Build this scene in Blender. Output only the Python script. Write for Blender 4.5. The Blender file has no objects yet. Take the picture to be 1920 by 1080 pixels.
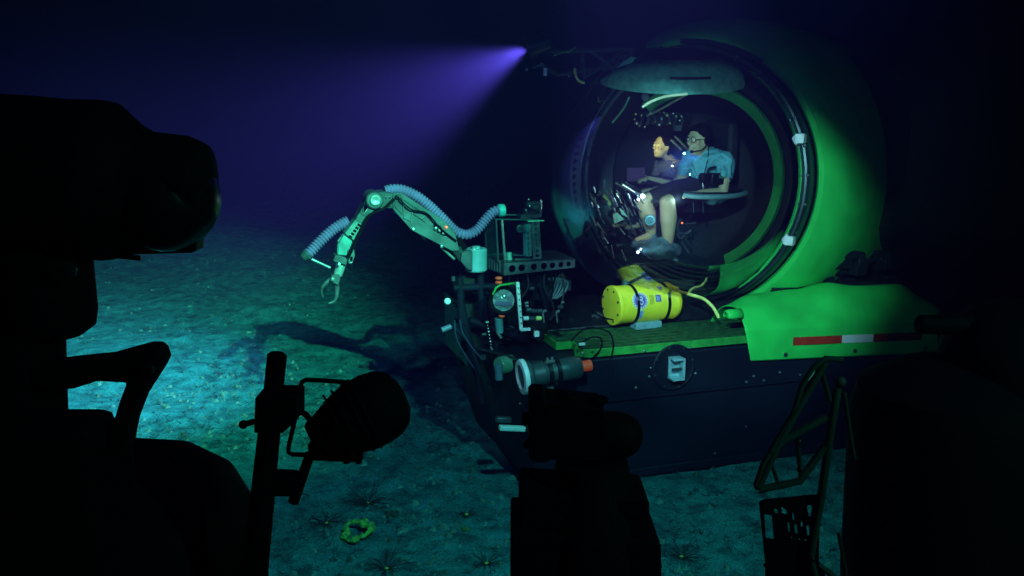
import bpy, bmesh, math, random
from mathutils import Vector, Matrix, noise
from mathutils.geometry import tessellate_polygon
R = math.radians
random.seed(7)
scene = bpy.context.scene
COL = scene.collection

# ------------------------------------------------------------------ camera, water light, lamps
F = 1663.0
HOR = 200.0
CAMZ = 2.7
PITCH = math.atan((540-HOR)/F)
cam = bpy.data.objects.new('camera', bpy.data.cameras.new('camera'))
COL.objects.link(cam)
cam.location = (0, 0, CAMZ)
cam.rotation_euler = (math.pi/2-PITCH, 0, 0)
cam.data.lens = 36*F/1920
cam.data.sensor_width = 36
cam.data.clip_start = 0.05
cam.data.clip_end = 400
scene.camera = cam

world = bpy.data.worlds.new('World')
scene.world = world
world.use_nodes = True
bg = world.node_tree.nodes['Background']
bg.inputs[0].default_value = (0.0006, 0.0007, 0.0022, 1)
bg.inputs[1].default_value = 0.15

vs = scene.view_settings
vs.view_transform = 'Standard'; vs.look = 'None'; vs.exposure = 0.0; vs.gamma = 1.0
cy = scene.cycles
cy.max_bounces = 8; cy.transparent_max_bounces = 16; cy.volume_bounces = 0
cy.diffuse_bounces = 2; cy.glossy_bounces = 3; cy.transmission_bounces = 4
cy.use_denoising = True
cy.sample_clamp_indirect = 4.0
cy.volume_max_steps = 64

def spot(name, loc, target, power, color, size_deg, blend, radius=0.05):
    l = bpy.data.lights.new(name, 'SPOT')
    l.energy = power; l.color = color; l.spot_size = R(size_deg); l.spot_blend = blend
    l.shadow_soft_size = radius
    o = bpy.data.objects.new(name, l); COL.objects.link(o)
    o.location = loc
    o.rotation_euler = (Vector(target)-Vector(loc)).to_track_quat('-Z', 'Y').to_euler()
    return o
def pointlamp(name, loc, power, color, radius=0.03):
    l = bpy.data.lights.new(name, 'POINT'); l.energy = power; l.color = color; l.shadow_soft_size = radius
    o = bpy.data.objects.new(name, l); COL.objects.link(o); o.location = loc
    return o

# ------------------------------------------------------------------ picture point -> place in the scene
CAM = Vector((0, 0, CAMZ))
FWD = Vector((0, math.cos(PITCH), -math.sin(PITCH)))
UPV = Vector((0, math.sin(PITCH), math.cos(PITCH)))
def ray(px, py): return FWD + Vector((1, 0, 0))*((px-960)/F) - UPV*((py-540)/F)
def at(px, py, Y):
    d = ray(px, py); return CAM + d*(Y/d.y)
def atz(px, py, z=0.0):
    d = ray(px, py); return CAM + d*((z-CAMZ)/d.z)
YAW = R(18)
U = Vector((math.cos(YAW), math.sin(YAW), 0))      # toward the stern
V = Vector((-math.sin(YAW), math.cos(YAW), 0))     # away from the camera
Z = Vector((0, 0, 1))
P0 = atz(1000, 918, 0.0)                           # front corner of the skid on the seabed
def S(px, py, v=0.0):
    d = ray(px, py)
    t = (v + (P0-CAM).dot(V))/d.dot(V)
    return CAM + d*t
def W(u, v, z): return P0 + U*u + V*v + Z*z
SC = S(1265, 335, 1.0)                             # centre of the acrylic sphere
SR = 1.06

BEAM_POS = S(986, 92, 0.95)
ELB = S(712, 372, 0.38)                            # the arm's elbow and where its shadow falls fix the boom lamp
_g = atz(505, 618, 0.0)
KEY = ELB + (ELB-_g)*((ELB.y+3.0)/(_g.y-ELB.y))
spot('boom_lamp', KEY, tuple(atz(300, 590, 0)), 27000, (0.08, 0.92, 0.46), 22.5, 0.85, 0.05)
spot('floor_fill', (-3.4, 2.6, 4.8), tuple(atz(330, 560, 0)), 2600, (0.06, 0.90, 0.60), 34, 0.9, 0.05)  # extra fill added to lift the far silt without touching the arm
spot('flood_lamp', (1.0, 1.7, 4.6), tuple(atz(930, 960, 0)), 850, (0.08, 0.90, 0.80), 62, 0.9, 0.08)
spot('hull_lamp', (0.1, 1.75, 3.55), tuple(S(1320, 465, 0.4)), 1450, (0.34, 0.86, 0.90), 28, 0.5, 0.04)
spot('beam_lamp', BEAM_POS, tuple(BEAM_POS + Vector((-1.0, 0.30, -0.45))), 4800, (0.28, 0.72, 1.0), 62, 1.0, 0.04)
spot('arm_fill', (-1.2, 2.4, 4.2), tuple(S(720, 420, 0.4)), 150, (0.34, 0.62, 1.0), 26, 0.9, 0.04)  # added bluish fill that brightens only the arm

spot('bow_fill', (-0.5, 1.9, 3.7), tuple(S(955, 620, 0.2)), 330, (0.34, 0.86, 1.0), 17, 0.8, 0.04)  # added fill to bring up the bow instruments
spot('top_lamp', (-0.7, 2.0, 4.1), tuple(S(1250, 140, 0.3)), 300, (0.25, 0.86, 0.80), 12.5, 0.9, 0.04)
pointlamp('tube_fill', (1.5, 0.35, 3.1), 26, (0.12, 0.9, 0.55), 0.05)  # weak fill added so the foreground tubes show

# ------------------------------------------------------------------ materials
MATS = {}
def mat(name, col, rough=0.5, metal=0.0, var=0.25, scale=6.0, bump=0.0, bscale=60.0, spec=0.5, emis=None, estr=0.0, col2=None):
    if name in MATS: return MATS[name]
    m = bpy.data.materials.new(name); m.use_nodes = True
    nt = m.node_tree; b = nt.nodes['Principled BSDF']
    tc = nt.nodes.new('ShaderNodeTexCoord')
    n = nt.nodes.new('ShaderNodeTexNoise'); n.inputs['Scale'].default_value = scale; n.inputs['Detail'].default_value = 8
    nt.links.new(tc.outputs['Object'], n.inputs['Vector'])
    cr = nt.nodes.new('ShaderNodeValToRGB')
    a = col2 if col2 else tuple(c*(1-var) for c in col)
    cr.color_ramp.elements[0].position = 0.35; cr.color_ramp.elements[0].color = (*a, 1)
    cr.color_ramp.elements[1].position = 0.65; cr.color_ramp.elements[1].color = (*col, 1)
    nt.links.new(n.outputs['Fac'], cr.inputs['Fac']); nt.links.new(cr.outputs['Color'], b.inputs['Base Color'])
    mr = nt.nodes.new('ShaderNodeMapRange')
    mr.inputs['To Min'].default_value = max(0.03, rough-0.12); mr.inputs['To Max'].default_value = min(1, rough+0.12)
    nt.links.new(n.outputs['Fac'], mr.inputs['Value']); nt.links.new(mr.outputs['Result'], b.inputs['Roughness'])
    b.inputs['Metallic'].default_value = metal
    b.inputs['Specular IOR Level'].default_value = spec
    if bump:
        n2 = nt.nodes.new('ShaderNodeTexNoise'); n2.inputs['Scale'].default_value = bscale; n2.inputs['Detail'].default_value = 6
        nt.links.new(tc.outputs['Object'], n2.inputs['Vector'])
        bp = nt.nodes.new('ShaderNodeBump'); bp.inputs['Strength'].default_value = bump; bp.inputs['Distance'].default_value = 0.01
        nt.links.new(n2.outputs['Fac'], bp.inputs['Height']); nt.links.new(bp.outputs['Normal'], b.inputs['Normal'])
    if emis:
        b.inputs['Emission Color'].default_value = (*emis, 1); b.inputs['Emission Strength'].default_value = estr
    MATS[name] = m
    return m
hullgreen = mat('hull_lit_green', (0.03, 0.66, 0.105), 0.45, 0, 0.28, 3.5, 0.03, 200, 0.3)  # yellow hull; the green cast of the lamps is put into the colour
trimgreen = mat('grating_paint', (0.03, 0.32, 0.05), 0.6, 0, 0.45, 14, 0.1, 80, 0.3)
navy = mat('skid_paint', (0.005, 0.009, 0.022), 0.5, 0, 0.45, 1.6, 0.05, 40, 0.3)
black = mat('black_rubber', (0.0022, 0.0020, 0.0025), 0.75, 0, 0.3, 9, 0.05, 60, 0.10)
blacksheen = mat('black_anodised', (0.004, 0.005, 0.006), 0.42, 0, 0.3, 9, 0.04, 60, 0.35)
foretube = mat('frame_tube_paint', (0.03, 0.055, 0.045), 0.6, 0, 0.4, 12, 0.05, 60, 0.25)
alu = mat('anodised_grey', (0.12, 0.14, 0.16), 0.36, 0.5, 0.55, 7, 0.06, 90)
aludark = mat('dark_steel', (0.06, 0.08, 0.09), 0.4, 0.6, 0.4, 9, 0.06, 90)
bright = mat('polished_steel', (0.75, 0.78, 0.78), 0.25, 0.85, 0.2, 20)
white = mat('white_plastic', (0.75, 0.78, 0.80), 0.45, 0, 0.12, 12)
hosem = mat('hose_plastic', (0.22, 0.13, 0.30), 0.5, 0, 0.2, 10)
hosecuff = mat('hose_cuff', (0.05, 0.35, 0.38), 0.5, 0, 0.2, 10)
orange = mat('orange_plug', (0.95, 0.10, 0.03), 0.5, 0, 0.25, 30, emis=(1.0, 0.08, 0.02), estr=0.12)  # not a lamp: a faint glow is added to the orange
lime = mat('canister_yellow', (1.0, 0.74, 0.03), 0.42, 0, 0.12, 7, 0.05, 60, col2=(.80, .66, .03))
tubeyel = mat('pale_hose', (0.85, 0.80, 0.20), 0.45, 0, 0.15, 12)
purple = mat('badge_purple', (0.16, 0.06, 0.42), 0.5, 0, 0.1)
paleblue = mat('badge_blue', (0.25, 0.50, 0.85), 0.5, 0, 0.1)
redm = mat('stripe_red', (0.50, 0.030, 0.012), 0.6, 0, 0.25, 20)
darkgrey = mat('housing_grey', (0.035, 0.060, 0.065), 0.5, 0, 0.25, 10, 0.03)
lowdark = mat('machinery_dark', (0.010, 0.014, 0.020), 0.45, 0.2, 0.5, 15, 0.08, 50)
cloth1 = mat('shirt_blue', (0.12, 0.42, 0.50), 0.9, 0, 0.2, 10, 0.3, 60)
cloth2 = mat('top_grey', (0.10, 0.11, 0.13), 0.9, 0, 0.3, 14, 0.3, 60)
shorts = mat('shorts_shaded', (0.008, 0.010, 0.014), 0.9, 0, 0.2, 14)  # near black: the cabin dark over the laps is in the colour
skin = mat('skin', (0.55, 0.40, 0.24), 0.55, 0, 0.12, 12)
hairm = mat('hair', (0.005, 0.004, 0.004), 0.85, 0, 0.4, 60, 0.5, 120, 0.1)
eyew = mat('eye_white', (0.7, 0.7, 0.65), 0.3, 0, 0.05)
sockm = mat('sock', (0.12, 0.25, 0.28), 0.9, 0, 0.2, 20)
shoem = mat('shoe', (0.10, 0.16, 0.24), 0.7, 0, 0.4, 16)
ledm = mat('led_lens', (0.9, 0.95, 1), 0.3, emis=(0.45, 0.75, 1.0), estr=28)
beamlens = mat('beam_lens', (0.9, 0.95, 1), 0.3, emis=(0.30, 0.36, 1.0), estr=1.6)
screenm = mat('screen_glow', (0.05, 0.04, 0.08), 0.3, emis=(0.10, 0.06, 0.20), estr=0.22)
dotred = mat('red_indicator', (0.8, 0.1, 0.05), 0.3, emis=(1, 0.15, 0.05), estr=3)

def clearmat(name, tint, ior, rough=0.0, gain=1.0):
    m = bpy.data.materials.new(name); m.use_nodes = True
    nt = m.node_tree; nt.nodes.remove(nt.nodes['Principled BSDF'])
    out = nt.nodes['Material Output']
    tr = nt.nodes.new('ShaderNodeBsdfTransparent'); tr.inputs[0].default_value = (*tint, 1)
    gl = nt.nodes.new('ShaderNodeBsdfGlossy'); gl.inputs['Roughness'].default_value = rough
    gl.inputs[0].default_value = (0.9, 0.95, 1, 1)
    fr = nt.nodes.new('ShaderNodeFresnel'); fr.inputs[0].default_value = ior
    mu = nt.nodes.new('ShaderNodeMath'); mu.operation = 'MULTIPLY'; mu.inputs[1].default_value = gain; mu.use_clamp = True
    mx = nt.nodes.new('ShaderNodeMixShader')
    nt.links.new(fr.outputs[0], mu.inputs[0]); nt.links.new(mu.outputs[0], mx.inputs[0])
    nt.links.new(tr.outputs[0], mx.inputs[1]); nt.links.new(gl.outputs[0], mx.inputs[2])
    nt.links.new(mx.outputs[0], out.inputs['Surface'])
    return m
acrylic = clearmat('acrylic', (0.90, 0.95, 0.97), 1.6, 0.0, 3.6)
clearbox = clearmat('clear_panel', (0.70, 0.86, 0.86), 1.35, 0.03, 1.4)

# ------------------------------------------------------------------ mesh builder
def frame_of(d):
    d = d.normalized()
    a = Vector((0, 0, 1)) if abs(d.z) < 0.9 else Vector((1, 0, 0))
    x = d.cross(a).normalized(); y = d.cross(x).normalized()
    return x, y, d
class MB:
    def __init__(s): s.v = []; s.f = []
    def add(s, vs, fs):
        n = len(s.v); s.v += [Vector(p) for p in vs]; s.f += [tuple(i+n for i in f) for f in fs]; return s
    def box(s, c, dx, dy, dz):        # half-extent vectors
        c = Vector(c); dx, dy, dz = Vector(dx), Vector(dy), Vector(dz)
        vs = [c+dx*i+dy*j+dz*k for k in (-1, 1) for j in (-1, 1) for i in (-1, 1)]
        return s.add(vs, [(0, 2, 3, 1), (4, 5, 7, 6), (0, 1, 5, 4), (2, 6, 7, 3), (0, 4, 6, 2), (1, 3, 7, 5)])
    def bar(s, a, b, w, h, up=Z):
        a, b = Vector(a), Vector(b); d = (b-a)/2; x = d.cross(up).normalized(); y = x.cross(d).normalized()
        return s.box((a+b)/2, d, x*w/2, y*h/2)
    def lathe(s, base, axis, prof, n=32, a0=0.0, a1=360.0, closed=False, xref=None):
        # prof: (radius, distance along axis)
        base = Vector(base); x, y, d = frame_of(Vector(axis))
        if xref is not None:
            x = (Vector(xref)-d*Vector(xref).dot(d)).normalized(); y = d.cross(x).normalized()
        full = abs(a1-a0) >= 359.9
        m = n if full else n+1
        k = len(prof); vs = []
        for i in range(m):
            t = R(a0+(a1-a0)*i/n); e = x*math.cos(t)+y*math.sin(t)
            for r, h in prof: vs.append(base+d*h+e*r)
        fs = []
        for i in range(n):
            j = (i+1) % m
            for q in range(k-(0 if closed else 1)):
                q2 = (q+1) % k
                fs.append((i*k+q, j*k+q, j*k+q2, i*k+q2))
        if full and not closed:
            if prof[0][0] > 1e-5: fs.append(tuple(i*k for i in range(n)))
            if prof[-1][0] > 1e-5: fs.append(tuple(i*k+k-1 for i in reversed(range(n))))
        if not full and closed:
            fs.append(tuple(range(k))); fs.append(tuple((m-1)*k+q for q in reversed(range(k))))
        return s.add(vs, fs)
    def cyl(s, a, b, r0, r1=None, n=20):
        a, b = Vector(a), Vector(b); r1 = r0 if r1 is None else r1
        L = (b-a).length; e = min(0.12*min(r0, r1), L*0.2)
        return s.lathe(a, b-a, [(max(r0-e, 1e-4), 0), (r0, e), (r1, L-e), (max(r1-e, 1e-4), L)], n)
    def tube(s, pts, r, n=10, smooth=0):
        pts = [Vector(p) for p in pts]
        if smooth: pts = spline(pts, smooth)
        rs = r if isinstance(r, (list, tuple)) else [r]*len(pts)
        if len(rs) != len(pts): rs = [rs[min(len(rs)-1, int(i*len(rs)/len(pts)))] for i in range(len(pts))]
        vs = []; x = None
        for i, p in enumerate(pts):
            d = (pts[min(i+1, len(pts)-1)]-pts[max(i-1, 0)]).normalized()
            if x is None: x, y, _ = frame_of(d)
            x = (x-d*x.dot(d)).normalized(); y = d.cross(x)
            for k in range(n):
                t = 2*math.pi*k/n; vs.append(p+(x*math.cos(t)+y*math.sin(t))*rs[i])
        fs = [(i*n+k, i*n+(k+1) % n, (i+1)*n+(k+1) % n, (i+1)*n+k) for i in range(len(pts)-1) for k in range(n)]
        fs.append(tuple(reversed(range(n)))); fs.append(tuple((len(pts)-1)*n+k for k in range(n)))
        return s.add(vs, fs)
    def ball(s, c, r, n=16, ax=None):
        c = Vector(c); rx = r if not isinstance(r, (int, float)) else (r, r, r)
        A = ax or (Vector((1, 0, 0)), Vector((0, 1, 0)), Vector((0, 0, 1)))
        vs = []; m = n//2+1
        vs.append(c+A[2]*rx[2])
        for i in range(1, m):
            ph = math.pi*i/m
            for k in range(n):
                t = 2*math.pi*k/n
                vs.append(c+A[0]*rx[0]*math.sin(ph)*math.cos(t)+A[1]*rx[1]*math.sin(ph)*math.sin(t)+A[2]*rx[2]*math.cos(ph))
        vs.append(c-A[2]*rx[2])
        fs = [(0, 1+k, 1+(k+1) % n) for k in range(n)]
        for i in range(m-2):
            for k in range(n):
                a = 1+i*n+k; b = 1+i*n+(k+1) % n; fs.append((a, a+n, b+n, b))
        l = len(vs)-1; o = 1+(m-2)*n
        fs += [(l, o+(k+1) % n, o+k) for k in range(n)]
        return s.add(vs, fs)
    def plate(s, outer, holes, ext):   # planar outline + holes (3D points), extruded by ext
        loops = [[Vector(p) for p in outer]]+[[Vector(p) for p in h] for h in holes]
        tris = tessellate_polygon(loops); flat = [p for l in loops for p in l]
        n = len(flat); ext = Vector(ext)
        fs = [tuple(t) for t in tris]+[tuple(i+n for i in reversed(t)) for t in tris]
        o = 0
        for l in loops:
            for i in range(len(l)):
                a, b = o+i, o+(i+1) % len(l); fs.append((a, b, b+n, a+n))
            o += len(l)
        return s.add(flat+[p+ext for p in flat], fs)
    def build(s, name, m, parent=None, smooth=True, bevel=0.0, solid=0.0, flip=False):
        me = bpy.data.meshes.new(name)
        inv = ROOTM.get(parent.name, Matrix.Identity(4)).inverted() if parent else Matrix.Identity(4)
        me.from_pydata([inv @ p for p in s.v], [], s.f)
        bm = bmesh.new(); bm.from_mesh(me)
        bmesh.ops.recalc_face_normals(bm, faces=bm.faces)
        if flip: bmesh.ops.reverse_faces(bm, faces=bm.faces)
        bm.to_mesh(me); bm.free()
        me.materials.append(m)
        o = bpy.data.objects.new(name, me); COL.objects.link(o)
        if parent:
            o.parent = parent
            ROOTM[o.name] = ROOTM.get(parent.name, Matrix.Identity(4))
        if smooth:
            me.shade_smooth()
            me.set_sharp_from_angle(angle=R(38))
        if bevel:
            b = o.modifiers.new('bevel', 'BEVEL'); b.width = bevel; b.segments = 2; b.limit_method = 'ANGLE'; b.angle_limit = R(40)
        if solid:
            q = o.modifiers.new('solid', 'SOLIDIFY'); q.thickness = solid; q.offset = -1
        return o
ROOTM = {}
def spline(p, k):
    out = []
    for i in range(len(p)-1):
        a, b, c, d = p[max(i-1, 0)], p[i], p[i+1], p[min(i+2, len(p)-1)]
        for j in range(k):
            t = j/k
            out.append(0.5*((2*b)+(c-a)*t+(2*a-5*b+4*c-d)*t*t+(3*b-3*c+d-a)*t**3))
    out.append(p[-1]); return out
def tag(o, label=None, cat=None, group=None, kind=None):
    if label: o['label'] = label
    if cat: o['category'] = cat
    if group: o['group'] = group
    if kind: o['kind'] = kind
    return o
def thing(name, loc, label, cat, group=None, rz=0.0):
    o = bpy.data.objects.new(name, None); COL.objects.link(o); o.empty_display_size = 0.1
    o.location = loc; o.rotation_euler = (0, 0, rz)
    ROOTM[o.name] = Matrix.Translation(Vector(loc)) @ Matrix.Rotation(rz, 4, 'Z')
    return tag(o, label, cat, group)
def circle(c, ax, ay, r, n=16): return [Vector(c)+ax*r*math.cos(2*math.pi*i/n)+ay*r*math.sin(2*math.pi*i/n) for i in range(n)]
def pxs(px, depthY): return px*depthY/F     # picture pixels -> metres at a distance

def fuse(mb, name, m, parent, voxel=.007, smooth_it=2, folds=0):
    me = bpy.data.meshes.new(name); me.from_pydata([tuple(v) for v in mb.v], [], mb.f)
    o = bpy.data.objects.new('tmp', me); COL.objects.link(o)
    r = o.modifiers.new('r', 'REMESH'); r.mode = 'VOXEL'; r.voxel_size = voxel; r.use_smooth_shade = True
    s = o.modifiers.new('s', 'SMOOTH'); s.factor = .5; s.iterations = smooth_it
    dg = bpy.context.evaluated_depsgraph_get(); dg.update()
    nm = bpy.data.meshes.new_from_object(o.evaluated_get(dg))
    bpy.data.objects.remove(o)
    if folds:
        nn = [v.normal.copy() for v in nm.vertices]
        for v, n_ in zip(nm.vertices, nn):
            p = v.co
            w = noise.noise(Vector((p.x*9+3*noise.noise(p*7), p.y*9, p.z*17+4*noise.noise(p*5))))
            v.co = p + n_*(folds*(abs(w)*2-.5))
    nm.name = name
    if parent: nm.transform(ROOTM[parent.name].inverted())
    nm.materials.clear(); nm.materials.append(m); nm.shade_smooth()
    q = bpy.data.objects.new(name, nm); COL.objects.link(q)
    if parent: q.parent = parent; ROOTM[q.name] = ROOTM[parent.name]
    return q
# ------------------------------------------------------------------ seabed
def seabed():
    nx, ny = 330, 420
    xs = []; ys = []
    for i in range(nx+1):
        t = i/nx*2-1; xs.append(14*t+46*t**5)
    for j in range(ny+1):
        t = j/ny; ys.append(-4+20*t+60*t**4)
    vs = []
    rm = random.Random(31); mounds = []
    for i in range(70):
        my = rm.uniform(4, 14); mounds.append((rm.uniform(-.6, .4)*my, my, rm.uniform(.10, .32), rm.choice((-.03, .03, .045, .06))))
    for y in ys:
        near = [m_ for m_ in mounds if abs(m_[1]-y) < m_[2]*2.5]
        for x in xs:
            p = Vector((x*0.35, y*0.35, 0))
            h = 0.10*noise.noise(p) + 0.050*noise.noise(p*4.3+Vector((3, 1, 0))) + 0.030*noise.noise(p*15+Vector((8, 1, 2)))
            q = noise.noise(Vector((x*7.0, y*7.0, 3.3)))
            h += 0.010*q + 0.012*noise.noise(Vector((x*16, y*16, 1.3)))
            for m_ in near:
                if abs(m_[0]-x) < m_[2]*2.5:
                    e = ((m_[0]-x)**2+(m_[1]-y)**2)/(m_[2]**2); h += m_[3]*math.exp(-e*1.5)
                    if m_[3] > .04 and e < .06: h -= .05
            if q < -0.28: h -= (-0.28-q)*0.12
            d = (Vector((x, y, 0))-W(2, 1, 0)); d.z = 0
            k = min(1, max(0.15, (d.length-2.0)/3.0))
            vs.append(Vector((x, y, h*(0.35+0.65*k)-0.02)))
    fs = []
    m = nx+1
    for j in range(ny):
        for i in range(nx): fs.append((j*m+i, j*m+i+1, (j+1)*m+i+1, (j+1)*m+i))
    b = MB(); b.add(vs, fs)
    g = bpy.data.materials.new('silt'); g.use_nodes = True
    nt = g.node_tree; P = nt.nodes['Principled BSDF']; P.inputs['Roughness'].default_value = 0.95
    P.inputs['Specular IOR Level'].default_value = 0.1
    tc = nt.nodes.new('ShaderNodeTexCoord')
    def nz(sc, det=10, ro=0.6):
        n = nt.nodes.new('ShaderNodeTexNoise'); n.inputs['Scale'].default_value = sc; n.inputs['Detail'].default_value = det
        n.inputs['Roughness'].default_value = ro
        nt.links.new(tc.outputs['Object'], n.inputs['Vector']); return n
    n1, n2, n3 = nz(1.3), nz(70, 6, 0.75), nz(6, 8, 0.7)
    r1 = nt.nodes.new('ShaderNodeValToRGB')
    r1.color_ramp.elements[0].position = 0.38; r1.color_ramp.elements[0].color = (0.015, 0.13, 0.14, 1)
    r1.color_ramp.elements[1].position = 0.62; r1.color_ramp.elements[1].color = (0.045, 0.40, 0.42, 1)
    nt.links.new(n3.outputs['Fac'], r1.inputs['Fac'])
    r2 = nt.nodes.new('ShaderNodeValToRGB')
    r2.color_ramp.elements[0].position = 0.36; r2.color_ramp.elements[0].color = (0.12, 0.16, 0.22, 1)
    r2.color_ramp.elements[1].position = 0.56; r2.color_ramp.elements[1].color = (1, 1, 1, 1)
    nt.links.new(n2.outputs['Fac'], r2.inputs['Fac'])
    mx = nt.nodes.new('ShaderNodeMix'); mx.data_type = 'RGBA'; mx.blend_type = 'MULTIPLY'; mx.inputs['Factor'].default_value = 0.85
    nt.links.new(r1.outputs[0], mx.inputs['A']); nt.links.new(r2.outputs[0], mx.inputs['B'])
    nt.links.new(mx.outputs['Result'], P.inputs['Base Color'])
    bp = nt.nodes.new('ShaderNodeBump'); bp.inputs['Strength'].default_value = 0.8; bp.inputs['Distance'].default_value = 0.035
    nt.links.new(n2.outputs['Fac'], bp.inputs['Height']); nt.links.new(bp.outputs['Normal'], P.inputs['Normal'])
    o = b.build('seabed', g); o['kind'] = 'structure'
    return o
BED = seabed()
from mathutils.bvhtree import BVHTree
_bt = BVHTree.FromPolygons([v.co.copy() for v in BED.data.vertices], [tuple(p.vertices) for p in BED.data.polygons])
def ground(x, y):
    h = _bt.ray_cast(Vector((x, y, 5)), Vector((0, 0, -1)))
    return h[0] if h[0] else Vector((x, y, 0))

# loose clods and worm tufts: uncountable
def clods():
    b = MB(); rnd = random.Random(3)
    for i in range(15000):
        y = rnd.uniform(3.8, 8.5) if rnd.random() < 0.6 else rnd.uniform(8, 17); x = rnd.uniform(-0.62, 0.45)*y*1.0
        if noise.noise(Vector((x*1.2, y*1.2, 9))) < -0.12+rnd.uniform(-.3, .3): continue
        p = ground(x, y); r = rnd.choice((0.004, 0.006, 0.006, 0.009, 0.013, 0.024))*rnd.uniform(0.7, 1.3)
        n = 5
        vs = [p+Vector((r*math.cos(6.28*k/n+i)*rnd.uniform(.7, 1.3), r*math.sin(6.28*k/n+i)*rnd.uniform(.7, 1.3), -0.002)) for k in range(n)]
        vs += [p+Vector((r*.5*math.cos(6.28*k/n+i+.4), r*.5*math.sin(6.28*k/n+i+.4), r*rnd.uniform(.5, 1))) for k in range(n)]
        b.add(vs, [(k, (k+1) % n, n+(k+1) % n, n+k) for k in range(n)]+[tuple(n+k for k in range(n))])
    m = mat('silt_clod', (0.09, 0.23, 0.20), 0.95, 0, 0.8, 8)
    tag(b.build('pebbles', m, smooth=False), kind='stuff')
    b = MB()
    for i in range(5500):
        y = rnd.uniform(3.9, 9.5); x = rnd.uniform(-0.5, 0.42)*y
        if noise.noise(Vector((x*0.9, y*0.9, 4))) < rnd.uniform(-.35, .3): continue
        p = ground(x, y)
        for k in range(rnd.randint(2, 5)):
            a = rnd.uniform(0, 6.28); l = rnd.uniform(0.02, 0.075); e = Vector((math.cos(a), math.sin(a), 0))
            w = e.cross(Z)*0.0026; tip = p+e*l+Z*rnd.uniform(0.2, 0.9)*l
            b.add([p-w, p+w, tip+Z*0.002, p+Z*0.004], [(0, 1, 2), (0, 3, 2), (1, 3, 2)])
    tag(b.build('worm_tufts', mat('tuft_dark', (0.014, 0.030, 0.040), 0.9, 0, 0.5, 8), smooth=False), kind='stuff')
clods()

def feather_star(px, py, r, label, arms=14, col='tuft_star'):
    p = atz(px, py, 0); p = ground(p.x, p.y)
    t = thing('feather_star', p, label, 'feather star', 'spiky feather stars on the seabed')
    rnd = random.Random(int(px*7+py))
    m = mat('star_dark', (0.010, 0.014, 0.022), 0.8, 0, 0.5, 30)
    b = MB()
    for k in range(arms):
        a = 6.283*k/arms+rnd.uniform(-.2, .2); e = Vector((math.cos(a), math.sin(a), 0)); l = r*rnd.uniform(.65, 1.15)
        b.tube([p+Z*.01, p+e*l*.3+Z*(l*.18), p+e*l*.7+Z*l*.30, p+e*l+Z*l*rnd.uniform(.1, .55)], [0.004, 0.0035, 0.0025, 0.001], 5)
        for q in range(6):
            f = .35+.1*q; c = p+e*l*f+Z*l*.26
            for sd in (-1, 1):
                s2 = (e.cross(Z)*sd+e*.6).normalized()*l*.10
                b.tube([c, c+s2], [0.0014, 0.0007], 3)
    b.build('arms', m, t)
    c = MB(); c.ball(p+Z*.012, (.014, .014, .012), 10)
    c.build('centre_disc', mat('star_centre', (0.35, 0.42, 0.05), 0.6), t)
for a in ((690, 942, .20, 'large dark feather star beside a ragged clod, above the pale green sponge', 16),
          (612, 982, .15, 'dark feather star left of the pale green sponge', 12),
          (725, 1076, .17, 'dark feather star at the bottom edge below the pale green sponge', 14),
          (1278, 1046, .15, 'dark feather star right of the stepped black mount', 14),
          (875, 968, .09, 'tiny pale feather star on open silt left of the stepped black mount', 11),
          (912, 1070, .12, 'small feather star close to the left foot of the stepped black mount', 12)):
    feather_star(*a)
def sponge():
    p = atz(670, 1008, 0); p = ground(p.x, p.y)
    m = mat('sponge_green', (0.16, 0.50, 0.06), 0.85, 0, 0.6, 34, 0.8, 90, col2=(.03, .10, .04))
    b = MB(); rnd = random.Random(5); n = 40; prof = 8; vs = []
    for i in range(n):
        a = 6.283*i/n; rr = .078+.010*math.sin(3*a+1)+rnd.uniform(-.005, .005); w = .022+.009*math.sin(2*a)+.004*math.sin(7*a)+rnd.uniform(-.003, .003)
        for k in range(prof):
            t = 6.283*k/prof
            vs.append(p+Vector((math.cos(a)*(rr+w*math.cos(t)), math.sin(a)*(rr*.9+w*math.cos(t)), w*.8*math.sin(t)+.045+math.sin(a)*rr*.32+rnd.uniform(-.006, .006))))
    b.add(vs, [(i*prof+k, ((i+1) % n)*prof+k, ((i+1) % n)*prof+(k+1) % prof, i*prof+(k+1) % prof) for i in range(n) for k in range(prof)])
    tag(b.build('ring_sponge', m), 'pale green ring-shaped sponge lying on the silt', 'sponge')
    p = atz(735, 962, 0); p = ground(p.x, p.y); b = MB()
    for i in range(26):
        a = rnd.uniform(0, 6.28); l = rnd.uniform(.01, .05); q = p+Vector((math.cos(a)*l, math.sin(a)*l, .008))
        b.ball(q, (rnd.uniform(.008, .02), rnd.uniform(.008, .02), rnd.uniform(.006, .014)), 6)
    tag(fuse(b, 'clod', mat('clod_dark', (.03, .06, .05), .95, 0, .6, 30, .6), None, .005, 0), 'ragged dark clump of debris on the silt beside the largest feather star', 'debris clump')
    p = atz(872, 995, 0); p = ground(p.x, p.y); b = MB()
    for i in range(18):
        a = rnd.uniform(0, 6.28); l = rnd.uniform(.0, .035); q = p+Vector((math.cos(a)*l, math.sin(a)*l, .008))
        b.ball(q, (rnd.uniform(.008, .018), rnd.uniform(.008, .018), rnd.uniform(.006, .014)), 6)
    tag(fuse(b, 'algae_clump', mat('algae', (.07, .17, .04), .95, 0, .6, 30, .6), None, .005, 0), 'low green algae clump on the silt below the tiny pale feather star', 'algae clump')
sponge()

# ------------------------------------------------------------------ the submersible
SUB = thing('submersible', P0, 'research submersible with clear bubble cockpit, green lit hull, dark blue skid and jointed arm', 'submersible', None, YAW)

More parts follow.
